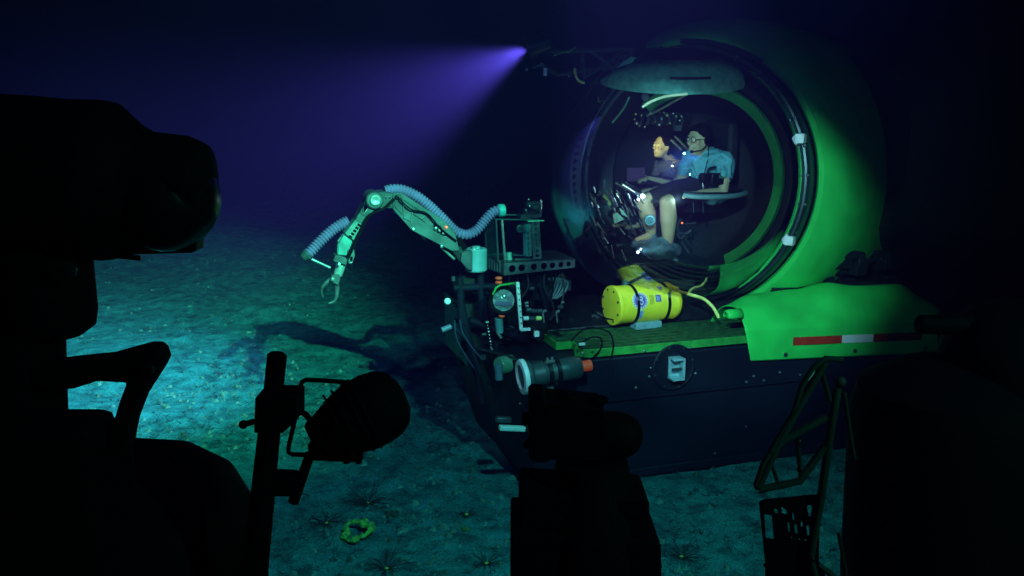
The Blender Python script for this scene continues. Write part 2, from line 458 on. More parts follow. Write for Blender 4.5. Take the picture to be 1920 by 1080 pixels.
# skid: raked bow, flat port plate
def skid():
    b = MB()
    top = [(-.02, 0), (-.27, .45), (-.27, 1.55), (0, 2.0), (6, 2.0), (6, 0)]
    bot = [(0, 0), (.02, .45), (.02, 1.55), (.1, 2.0), (6, 2.0), (6, 0)]
    H = .93
    vs = [W(u, v, -.06) for u, v in bot]+[W(u, v, H) for u, v in top]
    n = 6
    b.add(vs, [tuple(range(n)), tuple(n+i for i in range(n))]+[(i, (i+1) % n, n+(i+1) % n, n+i) for i in range(n)])
    sk = b.build('skid', navy, SUB, bevel=.012)
    # rub strip and seam along the plate
    s = MB(); s.box(W(3.0, -.011, .62), U*2.95, V*.010, Z*.012); s.build('seam_strip', navy, sk)
    s = MB(); s.box(W(3.0, -.014, .03), U*2.98, V*.012, Z*.030); s.build('rub_rail', navy, sk, bevel=.004)
    s = MB(); s.bar(W(-.02, -.006, .955), W(.35, -.006, .955), .02, .012); s.bar(W(-.02, -.006, .955), W(-.27, .45, .955), .02, .012)
    s.build('edge_trim', aludark, sk)
    for px, py in ((975, 757), (1048, 747), (1217, 706), (1413, 705), (1432, 713), (1399, 716), (1462, 698), (1500, 703), (1202, 893),
                   (1237, 902), (1270, 886), (1337, 876), (1370, 883), (1402, 867), (1208, 658), (1294, 652), (1192, 727), (1398, 800), (1340, 850),
                   (1220, 690), (1304, 700)):
        p = S(px, py, -.004)
        k = MB(); k.lathe(p, -V, [(.011, 0), (.011, .008), (.006, .012), (0.0001, .013)], 8); k.build('bolt', alu, sk)
    for px, py in ((1110, 660), (1150, 690), (1180, 665), (1112, 720), (1145, 705), (1196, 680)):
        p = S(px, py, -.004); k = MB(); k.lathe(p, -V, [(.009, 0), (.009, .004), (0.0001, .005)], 8); k.build('bolt', lowdark, sk)
    # recessed lifting point
    c = S(1262, 688, -.004)
    k = MB(); k.lathe(c, -V, [(.01, .0), (.165, .0), (.175, .006), (.175, .012), (.165, .016), (.15, .010), (.12, .010), (.118, -.0), (0.01, .002)], 40)
    rp = k.build('round_plate', navy, SUB)
    for a in range(8):
        q = c+(U*math.cos(a*.785+.3)+Z*math.sin(a*.785+.3))*.158
        k = MB(); k.lathe(q, -V, [(.008, .012), (.008, .022), (0.0001, .024)], 8); k.build('bolt', aludark, rp)
    k = MB()
    k.box(c+Z*.075-V*.045+U*.0, U*.045, V*.045, Z*.008)
    k.box(c-Z*.075-V*.045+U*.0, U*.045, V*.045, Z*.008)
    k.box(c-Z*.0-V*.045+U*.045, U*.008, V*.045, Z*.083)
    k.box(c-Z*.0-V*.012-U*.0, U*.045, V*.008, Z*.067)
    lug = k.build('cleat', mat('cleat_metal', (.32, .55, .62), .4, .3, .3, 20), rp, bevel=.003)
    k = MB(); k.cyl(c-U*.04-V*.06, c+U*.04-V*.06, .010); k.build('cleat_pin', aludark, rp)
skid()

# grating deck
DZ = 1.0
def deck():
    def D(px, py): return atz(px, py, DZ)
    def uv(p): q = p-P0; return q.dot(U), q.dot(V)
    n0 = uv(D(1078, 641)); n1 = uv(D(1392, 612)); 
    u0, u1 = n0[0], n1[0]+.1; v0 = (n0[1]+n1[1])/2; v0 = min(v0, .0); v1 = v0+.95
    outline = [(u0, v0), (u1, v0), (u1, v1), (u0+.15, v1), (u0-.14, v1-.3), (u0-.14, v0+.26), (u0-.02, v0+.26), (u0-.02, v0+.16), (u0-.07, v0+.07)]
    b = MB()
    for i in range(len(outline)):
        a = outline[i]; c = outline[(i+1) % len(outline)]
        p, q = W(a[0], a[1], DZ-.022), W(c[0], c[1], DZ-.022)
        d = (q-p).normalized()
        b.bar(p-d*.006, q+d*.006, .016, .058)
    root = b.build('deck_grating', trimgreen, SUB, bevel=.003)
    b = MB(); v = v0+.02; k = 0
    while v < v1:
        left = u0-.13 if v0+.27 < v < v1-.3 else u0
        if v > v1-.3: left = u0-.14+.29*(v-(v1-.3))/.3
        b.box(W((left+u1)/2, v, DZ-.012), U*((u1-left)/2), V*.014, Z*.010)
        v += .078
    u = u0+.04
    while u < u1:
        b.box(W(u, (v0+v1)/2, DZ-.016), U*.004, V*((v1-v0)/2-.01), Z*.009); u += .14
    b.build('slats', mat('grating_bar', (0.010, 0.085, 0.02), .6, 0, .5, 20), root)
    b = MB()
    b.box(W((u0+u1)/2, (v0+v1)/2+.02, DZ-.055), U*((u1-u0)/2-.03), V*((v1-v0)/2-.04), Z*.004)
    b.build('tray_floor', black, root)
    return v0
DV0 = deck()

# port side fairing with the tricolour stripe
def fairing():
    cols = 46; b = MB(); vs = []
    pts_top = [(1358, 572), (1415, 549), (1490, 541), (1555, 528), (1600, 534), (1690, 531), (1725, 556), (1762, 590)]
    def topy(x):
        for i in range(len(pts_top)-1):
            a, c = pts_top[i], pts_top[i+1]
            if x <= c[0]:
                t = (x-a[0])/(c[0]-a[0]); t = t*t*(3-2*t); return a[1]+(c[1]-a[1])*t
        return pts_top[-1][1]
    rows = None
    for i in range(cols+1):
        t = i/cols
        xb = 1408+(1758-1408)*t; xc = 1398+(1762-1398)*t; xt = 1360+(1755-1360)*t
        yb = 679-(xb-1408)*.048; yc = 619-(xc-1398)*.05; yt = topy(xt)
        B = S(xb, yb, -.03); C = S(xc, yc, -.03); T = S(xt, yt, .34)
        prof = [B+V*.02, B, B*.66+C*.34, B*.33+C*.67, C-Z*.006, C+V*.006+Z*.004]
        hump = .022*math.sin(t*14+1.2)
        for k in range(1, 9):
            s = k/8
            p = C.lerp(T, s)
            ease = math.sin(s*math.pi)*(.055+hump*(1-abs(2*s-1)))
            p = p + Z*ease - V*ease*.35
            prof.append(p)
        for k in range(1, 4):
            prof.append(T+V*.10*k-Z*.035*k*k)
        rows = len(prof); vs += prof
    b.add(vs, [(i*rows+k, (i+1)*rows+k, (i+1)*rows+k+1, i*rows+k+1) for i in range(cols) for k in range(rows-1)])
    fr = b.build('side_fairing', hullgreen, SUB, solid=.015)
    fr.modifiers.new('sub', 'SUBSURF').render_levels = 1
    def strip(x0, y0, x1, y1, h, m, nm):
        k = MB(); a, c = S(x0, y0, -.0345), S(x1, y1, -.0345)
        d = Z*(h/2*6.6/F)
        k.add([a-d, c-d, c+d, a+d, a-d-V*.003, c-d-V*.003, c+d-V*.003, a+d-V*.003], [(0, 1, 2, 3), (4, 5, 6, 7), (0, 1, 5, 4), (1, 2, 6, 5), (2, 3, 7, 6), (3, 0, 4, 7)])
        k.build(nm, m, fr)
    strip(1487, 640, 1578, 636, 16, redm, 'red_stripe')
    strip(1579, 636, 1637, 633.6, 16, white, 'white_stripe')
    strip(1638, 633.6, 1728, 630, 16, redm, 'red_stripe')
    for px, py in ((1473, 665), (1603, 658), (1735, 652)):
        p = S(px, py, -.032); k = MB(); k.lathe(p, -V, [(.018, 0), (.018, .004), (.011, .006), (.011, .012), (.0001, .014)], 10); k.build('bolt', aludark, fr)
    # small lip and end tube at the fairing nose
    k = MB(); k.lathe(S(1362, 592, .06), U, [(.030, -.01), (.042, 0), (.048, .02), (.048, .12)], 24, -30, 200, xref=V)
    k.build('nose_cuff', hullgreen, fr, solid=.008)
fairing()

# ---- sphere, rings, collar
vd = (CAM-SC); vd.z = 0; vd.normalize(); lf = Vector((vd.y, -vd.x, 0))
if lf.x > 0: lf = -lf
N = (vd*math.cos(R(25))+lf*math.sin(R(25))); N = (N+Z*.06).normalized()
RX = N.cross(Z).normalized()
if RX.x < 0: RX = -RX
def pane():
    b = MB(); b.ball(SC, SR, 96)
    o = b.build('acrylic_sphere', acrylic, SUB)
    o.data.shade_smooth()
    return o
pane()
B0 = -N
def ring(name, prof, m, parent=SUB, n=96, a0=0, a1=360, **k):
    b = MB()
    # lathe axis is -N so that distance is the depth behind the centre; angle 0 = screen right, 90 = up
    x = RX; d = -N; y = d.cross(x)
    sgn = 1 if y.z > 0 else -1
    A0, A1 = (a0, a1) if sgn > 0 else (-a0, -a1)
    b.lathe(SC, d, prof, n, A0, A1, closed=True, xref=x)
    return b.build(name, m, parent, **k)
rr = lambda d: math.sqrt(max(0.01, SR*SR-d*d))
rg = ring('retaining_ring', [(rr(.04)+.003, .04), (1.078, .045), (1.090, .065), (1.090, .20), (1.07, .21), (rr(.21)+.003, .21)], mat('ring_metal', (.025, .06, .06), .35, .4, .4, 8))
ring('ring_flange', [(.985, .25), (1.0, .235), (1.012, .24), (1.0, .265)], mat('flange_metal', (.14, .30, .27), .3, .6, .4, 12), rg)
for ang in (19, -24):
    q = SC+(RX*math.cos(R(ang))+Z*math.sin(R(ang)))*1.075-N*.06
    k = MB(); k.box(q+N*.03, RX*.034, Z*.036, N*.035); k.build('clamp', white, rg, bevel=.006)
for i in range(30):
    a = R(12*i+4); q = SC+(RX*math.cos(a)+Vector((0, 0, 1))*math.sin(a))*(1.082)-N*.05
    k = MB(); k.lathe(q, N, [(.012, -.02), (.012, .012), (.0001, .014)], 8); k.build('bolt', aludark, rg)
# collar: the hull swells outward behind the sphere
prof = []
for r_, d_ in ((1.105, .32), (1.105, .24), (1.13, .205), (1.17, .20), (1.235, .25), (1.305, .37), (1.36, .54), (1.41, .80), (1.45, 1.2), (1.47, 1.8), (1.47, 2.4)):
    prof.append((r_*.992, d_))
inner = [(r_-.03, d_+.03) for r_, d_ in reversed(prof[4:])]
def collar():
    o = ring('hull_collar', prof+inner+[(1.15, .34)], hullgreen, n=90, a0=-58, a1=112)
    # small fittings on the hull skin
    k = MB(); p = S(1588, 270, .75); k.lathe(p+U*.0, N, [(.03, -.03), (.03, .0), (.02, .01), (.0001, .01)], 12); k.build('skin_fitting', blacksheen, o)
    c = MB(); c.tube([S(1508, 262, .72), S(1540, 266, .70), S(1575, 258, .70), S(1620, 243, .72), S(1690, 238, .9)], .006, 6, smooth=5); c.build('cable', black, o)
    # top cap over the ring
    return o
collar()
# dark visor above the sphere, right of the hatch
ring('visor', [(1.10, .02), (1.135, .03), (1.14, .22), (1.10, .22)], blacksheen, n=20, a0=58, a1=92)

# what shows through the acrylic
ring('inner_rim', [(.815, .33), (.80, .30), (.715, .345), (.715, .38), (.80, .37)], mat('rim_lit_green', (.06, .90, .20), .5, 0, .3, 6), n=90, a0=-62, a1=128)  # brighter copy of the hull colour, its light painted in
ring('cabin_liner', [(1.027, .235), (.90, .335), (.80, .39), (.80, .41), (.90, .36), (1.02, .26)], mat('liner_teal', (.005, .018, .020), .45, 0, .4, 5, spec=.2), n=90)
ir = ring('inner_flange', [(.90, .26), (.885, .25), (.84, .27), (.845, .31), (.90, .30)], aludark, n=90, a0=-90, a1=122)
k = MB(); k.tube(spline([S(1204, 201, .30), S(1222, 190, .27), S(1248, 181, .25), S(1288, 176, .25)], 6), .010, 10)
k.build('ring_highlight', mat('highlight_pale', (.9, .9, .6), .3), SUB)  # highlight of the inner ring, made as a pale tube
b = MB()
b.lathe(SC, -N, [(.86, .42), (.80, .70), (.60, .90), (.0001, .96)], 64)
b.build('bulkhead', mat('cabin_lining', (.004, .006, .010), .7, 0, .3), SUB, solid=.01)

def hatch():
    # vertical coaming inside the crown of the sphere
    c = SC+Z*.80+U*(-.06)
    k = MB(); ta = (Z-V*.16-U*.05).normalized(); k.lathe(c, ta, [(.555, -.03), (.575, -.03), (.58, -.01), (.565, .05), (.53, .11), (.46, .165), (.36, .20), (.36, .19), (.45, .155), (.52, .10), (.55, .03)], 72, closed=True)
    h = k.build('hatch_coaming', mat('coaming_grey', (.20, .80, .74), .5, .1, .35, 20, .2, 160), SUB)
    e0 = (-V*.9-U*.2); e0 = (e0-ta*e0.dot(ta)).normalized(); e1 = ta.cross(e0)
    k = MB(); k.tube([c+ta*.085+(e0*math.cos(q)+e1*math.sin(q))*.548 for q in (-.30, -.15, 0, .15, .28)], .010, 8); k.build('slot', blacksheen, h)
    k = MB(); k.lathe(c, ta, [(.0001, .23), (.30, .225), (.37, .205), (.37, .19), (.0001, .19)], 48); k.build('hatch_lid', lowdark, SUB)
hatch()

# main hull behind, its unlit darkness put into the colour
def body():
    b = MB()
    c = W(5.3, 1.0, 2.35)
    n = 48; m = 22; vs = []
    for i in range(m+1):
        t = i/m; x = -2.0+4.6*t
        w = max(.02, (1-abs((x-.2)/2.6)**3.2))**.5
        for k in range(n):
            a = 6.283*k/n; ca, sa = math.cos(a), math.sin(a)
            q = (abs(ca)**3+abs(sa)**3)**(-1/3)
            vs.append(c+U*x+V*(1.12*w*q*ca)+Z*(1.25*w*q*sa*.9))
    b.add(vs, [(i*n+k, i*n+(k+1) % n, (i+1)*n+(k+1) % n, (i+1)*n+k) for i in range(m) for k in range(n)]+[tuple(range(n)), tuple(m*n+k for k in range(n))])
    o = b.build('main_hull', mat('stern_unlit', (.006, .030, .012), .6, 0, .4, 3), SUB)
    b = MB()
    # machinery between sphere and fairing
    rnd = random.Random(11)
    for i in range(26):
        px = rnd.uniform(1480, 1700); py = 470+rnd.uniform(-10, 60)+(px-1480)*.12
        p = S(px, py, rnd.uniform(.35, .8))
        if rnd.random() < .5: b.cyl(p, p+U*rnd.uniform(.1, .3)+Z*rnd.uniform(-.05, .05), rnd.uniform(.03, .07))
        else: b.box(p, U*rnd.uniform(.04, .12), V*rnd.uniform(.04, .1), Z*rnd.uniform(.03, .08))
    b.box(W(3.3, .85, 1.12), U*1.1, V*.45, Z*.14)
    b.build('machinery', lowdark, SUB, bevel=.006)
    b = MB(); b.box(W(1.1, 1.15, .985), U*1.0, V*.55, Z*.03); b.box(W(1.75, 1.0, .93+.13), U*.45, V*.4, Z*.10)
    b.build('sphere_cradle', lowdark, SUB, bevel=.01)
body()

# pieces just below the sphere that catch light
k = MB(); k.bar(S(1205, 500, .45), S(1268, 535, .45), .05, .02); k.build('cradle_brace', alu, SUB, bevel=.003)
k = MB(); k.bar(S(1168, 528, .62), S(1300, 534, .62), .06, .07); k.build('cradle_bar', mat('cradle_grey', (.08, .16, .17), .5, .1, .4, 15), SUB, bevel=.01)
k = MB(); k.lathe(S(1300, 545, .55), U, [(.03, 0), (.035, .01), (.035, .09), (.02, .10)], 16); k.build('valve', alu, SUB)

# ---- top rail, beam lamp, truss
def toprail():
    b = MB()
    T = [(1040, 96), (1080, 92), (1186, 88), (1090, 148), (1186, 118), (1084, 104), (1115, 142)]
    v = .95
    seg = [((1045, 140), (1186, 118)), ((1050, 96), (1188, 92)), ((1090, 92), (1094, 148)), ((1094, 146), (1170, 96)), ((1110, 96), (1150, 128)), ((1150, 128), (1186, 98)), ((1000, 96), (1050, 96)), ((1010, 120), (1045, 140))]
    for a, c in seg: b.tube([S(*a, v), S(*c, v)], .017, 10)
    for a, c in seg[:4]: b.tube([S(*a, v+.35), S(*c, v+.35)], .017, 10)
    for a in (seg[0][1], seg[1][1], seg[2][0]): b.tube([S(*a, v), S(*a, v+.35)], .015, 8)
    t = b.build('lamp_truss', foretube, SUB)
    k = MB()
    d = Vector((-1.0, -.02, -.30)).normalized()
    k.lathe(BEAM_POS-d*.10, d, [(.045, -.09), (.065, -.08), (.07, .0), (.085, .05), (.085, .085), (.075, .085), (.05, .03), (.0001, .0)], 28)
    l = k.build('beam_light', blacksheen, SUB)
    k = MB(); k.lathe(BEAM_POS-d*.10, d, [(.0001, .045), (.05, .045), (.068, .065)], 24); k.build('lens', beamlens, l)
    k = MB(); k.tube([BEAM_POS-d*.15+Z*.08, BEAM_POS-d*.15+Z*.0, S(1050, 96, v)], .012, 8); k.build('bracket', lowdark, l)
    k = MB(); k.tube([S(1038, 104, .9), S(1052, 98, .9), S(1066, 96, .9), S(1080, 88, .9)], .008, 8, smooth=4); k.build('green_cable', trimgreen, t)
    k = MB(); k.tube([S(1077, 128, .9), S(1080, 143, .9), S(1086, 152, .9), S(1096, 155, .9)], .010, 8, smooth=4); k.build('yellow_handle', tubeyel, t)
    k = MB(); k.box(S(1022, 135, .85), U*.012, V*.01, Z*.028); k.build('white_tab', white, t)
    k = MB(); k.bar(S(1000, 128, .85), S(1018, 119, .85), .012, .012); k.build('steel_rod', bright, t)
    k = MB(); k.ball(S(988, 131, .85), .010); k.build('steel_ball', bright, t)
    for i, (px, py) in enumerate(((1092, 112), (1156, 118), (1173, 105), (1118, 132), (1105, 135))):
        k = MB(); k.lathe(S(px, py, .93), -V, [(.016, 0), (.016, .012), (.0001, .014)], 10); k.build('bolt', aludark, t)
toprail()

# ---- manipulator arm
def arm():
    v = .35; th = .10
    def P(px, py, dv=0): return S(px, py, v+dv)
    root = MB()
    # upper boom: side plates with cut corners and pressed ribs
    out = [(735, 362), (752, 361), (832, 412), (852, 432), (862, 470), (848, 471), (772, 432), (733, 388)]
    slot = [[(812, 424), (820, 421), (838, 432), (840, 442), (832, 443), (814, 433)]]
    root.plate([P(*q) for q in out], [[P(*q) for q in h] for h in slot], V*.022)
    root.plate([P(*q, .12) for q in out], [[P(*q, .12) for q in h] for h in slot], V*.022)
    A = root.build('manipulator_arm', alu, SUB, bevel=.004)
    k = MB(); k.plate([P(*q, .02) for q in ((738, 366), (750, 365), (828, 414), (846, 436), (852, 462), (776, 426))], [], V*.10)
    k.build('boom_core', aludark, A)
    for pts in (((737, 388), (753, 365)), ((755, 372), (757, 408)), ((757, 408), (770, 414)), ((770, 414), (775, 386)), ((739, 384), (755, 402)), ((775, 400), (798, 416)), ((745, 366), (812, 410)), ((790, 412), (800, 404))):
        k = MB(); k.bar(P(*pts[0], -.006), P(*pts[1], -.006), .006, .012, V); k.build('rib', alu, A)
    k = MB(); k.plate([P(*q, -.02) for q in ((812, 416), (836, 418), (843, 427), (841, 442), (834, 436), (826, 424))], [], V*.16); k.build('cable_guard', alu, A)
    k = MB(); k.ball(P(837, 426, -.03), .008); k.build('red_light', dotred, A)
    for q in ((817, 428), (824, 432), (831, 437), (775, 430), (828, 462)):
        k = MB(); k.lathe(P(*q, -.004), -V, [(.010, 0), (.010, .010), (.0001, .012)], 8); k.build('bolt', bright, A)
    # hydraulic ram under the boom
    k = MB(); k.cyl(P(826, 462, .06), P(852, 486, .06), .010); k.cyl(P(740, 392, .06), P(800, 447, .06), .016); k.build('ram', bright, A)
    # elbow block
    k = MB(); k.plate([P(*q, -.012) for q in ((703, 362), (720, 359), (737, 362), (737, 391), (712, 391), (694, 378))], [], V*.16); k.build('elbow', alu, A, bevel=.006)
    k = MB(); k.lathe(P(703, 376, -.03), V, [(.052, 0), (.06, .01), (.06, .18), (.052, .19)], 28); e = k.build('elbow_joint', alu, A)
    k = MB(); k.lathe(P(704, 375, -.035), -V, [(.038, 0), (.034, .008), (.02, .008), (.0001, .003)], 24); k.build('cap', bright, A)
    for q in ((723, 370), (731, 370), (722, 386), (731, 386)):
        k = MB(); k.lathe(P(*q, -.012), -V, [(.007, 0), (.007, .007), (.0001, .009)], 8); k.build('bolt', lowdark, A)
    # forearm in three stages
    k = MB(); k.plate([P(*q, 0) for q in ((690, 368), (708, 384), (690, 412), (672, 402))], [[P(*q, 0) for q in ((684, 382), (693, 374), (698, 379), (683, 399), (676, 394))]], V*.13); k.build('forearm', alu, A, bevel=.005)
    k = MB(); k.plate([P(*q, -.004) for q in ((673, 400), (690, 411), (684, 424), (666, 412))], [], V*.12); k.build('forearm_joint', darkgrey, A, bevel=.005)
    k = MB(); k.plate([P(*q, .0) for q in ((668, 410), (684, 421), (664, 452), (646, 438))], [], V*.12); k.build('forearm_link', mat('arm_midgrey', (.12, .20, .20), .45, .3, .4, 14, .1), A, bevel=.005)
    for i in range(5):
        k = MB(); k.bar(P(669-4*i+2, 423+5.5*i-3, -.006), P(675-4*i+1, 426+5.5*i-3, -.006), .012, .012, V); k.build('port', black, A)
    k = MB(); k.bar(P(646, 436, .05), P(664, 452, .05), .15, .022, V); k.build('collar', bright, A, bevel=.003)
    # wrist
    k = MB(); k.plate([P(*q, .01) for q in ((645, 440), (661, 452), (660, 466), (652, 480), (632, 478), (633, 458))], [], V*.10); k.build('wrist', mat('arm_teal', (.10, .26, .27), .45, .3, .4, 14, .1), A, bevel=.008)
    k = MB(); k.plate([P(*q, -.02) for q in ((624, 490), (629, 478), (652, 484), (650, 498))], [], V*.14); w2 = k.build('wrist_block', alu, A, bevel=.006)
    k = MB(); k.plate([P(*q, -.01) for q in ((652, 468), (664, 466), (666, 478), (660, 496), (653, 495))], [[P(*q, -.01) for q in ((657, 482), (661, 482), (660, 491), (657, 491))]], V*.06); k.build('side_lug', alu, A, bevel=.005)
    k = MB(); k.ball(P(636, 495, -.04), .010); k.build('polished_boss', white, A)
    k = MB(); k.cyl(P(640, 494, .04), P(633, 517, .04), .034, .030, 24); k.build('wrist_shaft', mat('shaft_grey', (.34, .40, .42), .35, .4, .2, 20), A)
    # gripper
    k = MB(); k.plate([P(*q, .0) for q in ((622, 516), (636, 514), (639, 522), (635, 536), (617, 528))], [], V*.08); g = k.build('gripper', alu, A, bevel=.008)
    def jaw(pts, r):
        k = MB(); pp = spline([P(x, y, .04) for x, y in pts], 5)
        n = len(pp); k.tube(pp, [r*(1-.62*i/(n-1)) for i in range(n)], 10)
        k.build('claw', alu, A)
    jaw([(620, 524), (611, 531), (604, 540), (603, 550), (606, 557)], .019)
    jaw([(631, 532), (632, 542), (631, 556), (626, 565), (616, 569)], .021)
    k = MB(); k.lathe(P(624, 524, -.01), -V, [(.012, 0), (.012, .010), (.0001, .012)], 10); k.build('bolt', bright, A)
    # shoulder housing and base
    k = MB(); k.lathe(S(893, 508, .42), Z, [(.070, 0), (.078, .01), (.078, .155), (.07, .165), (.03, .165), (.03, .18), (.0001, .182)], 36); sh = k.build('shoulder', mat('shoulder_blue', (.22, .40, .48), .4, .2, .3, 8, .05), A)
    k = MB(); k.plate([S(*q, .34) for q in ((866, 475), (874, 470), (886, 470), (886, 508), (876, 505), (864, 490))], [], V*.05); k.build('shoulder_plate', alu, A, bevel=.004)
    k = MB(); k.cyl(S(888, 468, .40), S(890, 462, .40), .02); k.build('top_nut', bright, A)
    k = MB(); k.plate([P(*q, .02) for q in ((850, 462), (864, 462), (870, 478), (864, 492), (852, 474))], [], V*.08); k.build('shoulder_yoke', lowdark, A)
    for i in range(5):
        k = MB(); k.tube([P(838+3*i, 440, .06), P(858+2*i, 452, .07), P(868+2*i, 468, .08), P(872+2*i, 500, .1)], .006, 6, smooth=4); k.build('hydraulic_line', black, A)
    for dx in (0, 4):
        k = MB(); k.tube([P(738+dx, 372, -.03), P(716+dx, 392, -.05), P(690+dx, 404, -.05), P(676+dx, 430, -.04), P(660+dx, 462, -.03), P(650+dx, 484, -.03)], .006, 6, smooth=5); k.build('hydraulic_line', black, A)
    k = MB(); k.tube([P(742, 366, -.03), P(770, 392, -.035), P(800, 400, -.03), P(826, 428, -.03), P(856, 452, -.02)], .006, 6, smooth=5); k.build('hydraulic_line', black, A)
    # corrugated sampling hose
    def hose(pts, r, pitch=.0215, nm='corrugated_hose'):
        pp = spline([S(*q) for q in pts], 10)
        # resample by length
        out = [pp[0]]; acc = 0; st = pitch/4
        for i in range(1, len(pp)):
            a, c = pp[i-1], pp[i]; L = (c-a).length; t = st-acc
            while t <= L: out.append(a.lerp(c, t/L)); t += st
            acc = L-(t-st)
        rs = [r*(1.0, .90, .70, .90)[i % 4] for i in range(len(out))]
        k = MB(); k.tube(out, rs, 20); h = k.build(nm, hosem, A); return h
    hose([(722, 358, .45), (738, 355, .45), (760, 358, .45), (790, 374, .45), (822, 402, .45), (850, 430, .45), (872, 440, .42), (893, 432, .42), (912, 410, .42), (926, 397, .42), (944, 393, .42)], .039)
    hose([(652, 415, .50), (636, 423, .49), (618, 436, .48), (600, 453, .47), (584, 470, .46), (573, 480, .45)], .041)
    k = MB(); k.cyl(S(934, 395, .42), S(946, 394, .42), .046, n=24); k.build('hose_cuff', hosecuff, A)
    k = MB(); k.cyl(S(578, 475, .45), S(568, 484, .45), .040, .03, n=20); k.build('hose_end', darkgrey, A)
    k = MB(); k.cyl(S(584, 486, .40), S(619, 502, .40), .010, n=12); k.build('nozzle_rod', bright, A)
arm()

# ---- instrument cluster on the bow
def cluster():
    # base shelf with round lightening holes
    a, c = S(944, 505, .28), S(1078, 494, .28)
    d = (c-a).normalized(); up = Z
    L = (c-a).length
    outer = [a-up*.045, c-up*.030, c+up*.030, a+up*.045]
    holes = [circle(a+d*(L*f), d, up, rr_, 18) for f, rr_ in ((.12, .026), (.25, .026), (.42, .024), (.56, .024), (.68, .022), (.80, .020), (.91, .018))]
    k = MB(); k.plate(outer, holes, V*.008); sh = k.build('sample_shelf', alu, SUB)
    k = MB(); k.plate([a+up*.046, c+up*.031, c+up*.031+V*.4, a+up*.046+V*.4], [], Z*.006); k.build('shelf_top', lowdark, sh)
    k = MB(); k.plate([a-up*.045, a+up*.045, a+up*.06+V*.4-d*.08, a-up*.02+V*.4-d*.08], [], d*.006); k.build('shelf_end', aludark, sh)
    for i in range(9):
        k = MB(); p = a+V*(.05+.04*i)-d*(.012+.008*i); k.bar(p-up*.03, p+up*.045, .012, .006, d); k.build('rib', alu, sh)
    # clear sampling box
    x0, x1, yt, yb = 930, 1012, 411, 490
    F1 = [S(x0+4, yb, .34), S(x1, yb-4, .34), S(x1-2, yt+1, .34), S(x0, yt, .34)]
    bk = [p+V*.30 for p in F1]
    k = MB(); k.add(F1+bk, [(0, 1, 2, 3), (4, 5, 6, 7), (0, 1, 5, 4), (1, 2, 6, 5), (2, 3, 7, 6), (3, 0, 4, 7)])
    bx = k.build('clear_sample_box', clearbox, SUB)
    k = MB()
    for i in range(4): k.bar(F1[i], F1[(i+1) % 4], .010, .010, V)
    for i in range(4): k.bar(bk[i], bk[(i+1) % 4], .010, .010, V)
    for i in range(4): k.bar(F1[i], bk[i], .009, .009, Z if i != 9 else U)
    k.build('box_edge', aludark, bx)
    k = MB(); k.cyl(S(947, 488, .33), S(941, 412, .33), .009, n=12); k.build('steel_rod', bright, bx)
    k = MB(); k.cyl(S(989, 480, .45), S(988, 418, .45), .032, n=18); k.build('sample_tube', mat('tube_grey', (.16, .34, .36), .4, .1, .2), bx)
    k = MB(); k.cyl(S(955, 494, .36), S(954, 473, .36), .026, .022, n=18); k.build('sample_jar', mat('jar_green', (.18, .38, .34), .4, .1, .2), bx)
    k = MB(); k.bar(S(962, 478, .35), S(988, 479, .35), .008, .008); k.bar(S(966, 486, .33), S(1004, 487, .33), .010, .010); k.build('cross_bar', alu, bx)
    k = MB(); k.lathe(S(975, 428, .46), -V, [(.02, 0), (.03, .004), (.03, .012), (.02, .014), (.0001, .014)], 18); k.build('port_ring', alu, bx)
    # perforated upright
    p0, p1 = S(1008, 485, .26), S(1004, 414, .26); dd = (p1-p0).normalized(); sx = U
    H = (p1-p0).length
    k = MB(); k.plate([p0-sx*.032, p0+sx*.032, p1+sx*.028, p1-sx*.028], [circle(p0+dd*(H*f), sx, dd, .014, 14) for f in (.08, .22, .36, .50, .64, .78, .92)], V*.006)
    up_ = k.build('perforated_upright', alu, SUB)
    k = MB(); k.bar(p1-sx*.06, p1+sx*.06, .03, .006, Z); k.build('flange', mat('flange_green', (.2, .5, .3), .5), up_)
    # manifold above the box
    rnd = random.Random(4)
    k = MB()
    for i in range(9):
        p = S(985+rnd.uniform(0, 30), 398+rnd.uniform(-18, 8), .5+rnd.uniform(0, .2))
        if i % 2: k.cyl(p, p+Z*rnd.uniform(.03, .09), rnd.uniform(.01, .025))
        else: k.box(p, U*rnd.uniform(.02, .05), V*.03, Z*rnd.uniform(.01, .03))
    k.box(S(992, 404, .55), U*.08, V*.05, Z*.012)
    m = k.build('valve_manifold', aludark, SUB, bevel=.002)
    for px, py in ((991, 374), (993, 387), (986, 394)):
        k = MB(); k.ball(S(px, py, .45), .0085, 8); k.build('shackle', bright, m)
    k = MB(); k.cyl(S(1014, 374, .5), S(1015, 393, .5), .006); k.build('steel_rod', bright, m)
    # round lamp in yoke
    c = S(945, 563, .16); dl = (S(900, 640, -1.6)-c).normalized(); dl = (CAM-c).normalized()*.9+(-U)*.15; dl.normalize()
    k = MB(); k.lathe(c, dl, [(.05, -.16), (.088, -.13), (.092, -.02), (.104, .0), (.106, .02), (.098, .028), (.078, .022), (.078, .0), (.0001, -.0)], 40)
    L1 = k.build('round_lamp', black, SUB)
    k = MB(); k.lathe(c+dl*.006, dl, [(.076, .012), (.060, -.002+.006), (.03, .004), (.0001, .003)], 36); rf = k.build('reflector', mat('reflector', (.34, .44, .46), .2, .5, .6, 28), L1)
    x, y, _ = frame_of(dl); y = Z-dl*Z.dot(dl); y.normalize(); x = y.cross(dl)
    k = MB(); k.box(c+dl*.020-y*.022, x*.058, y*.014, dl*.006); k.build('lamp_bar', mat('lamp_bar_purple', (.08, .07, .14), .5), rf)
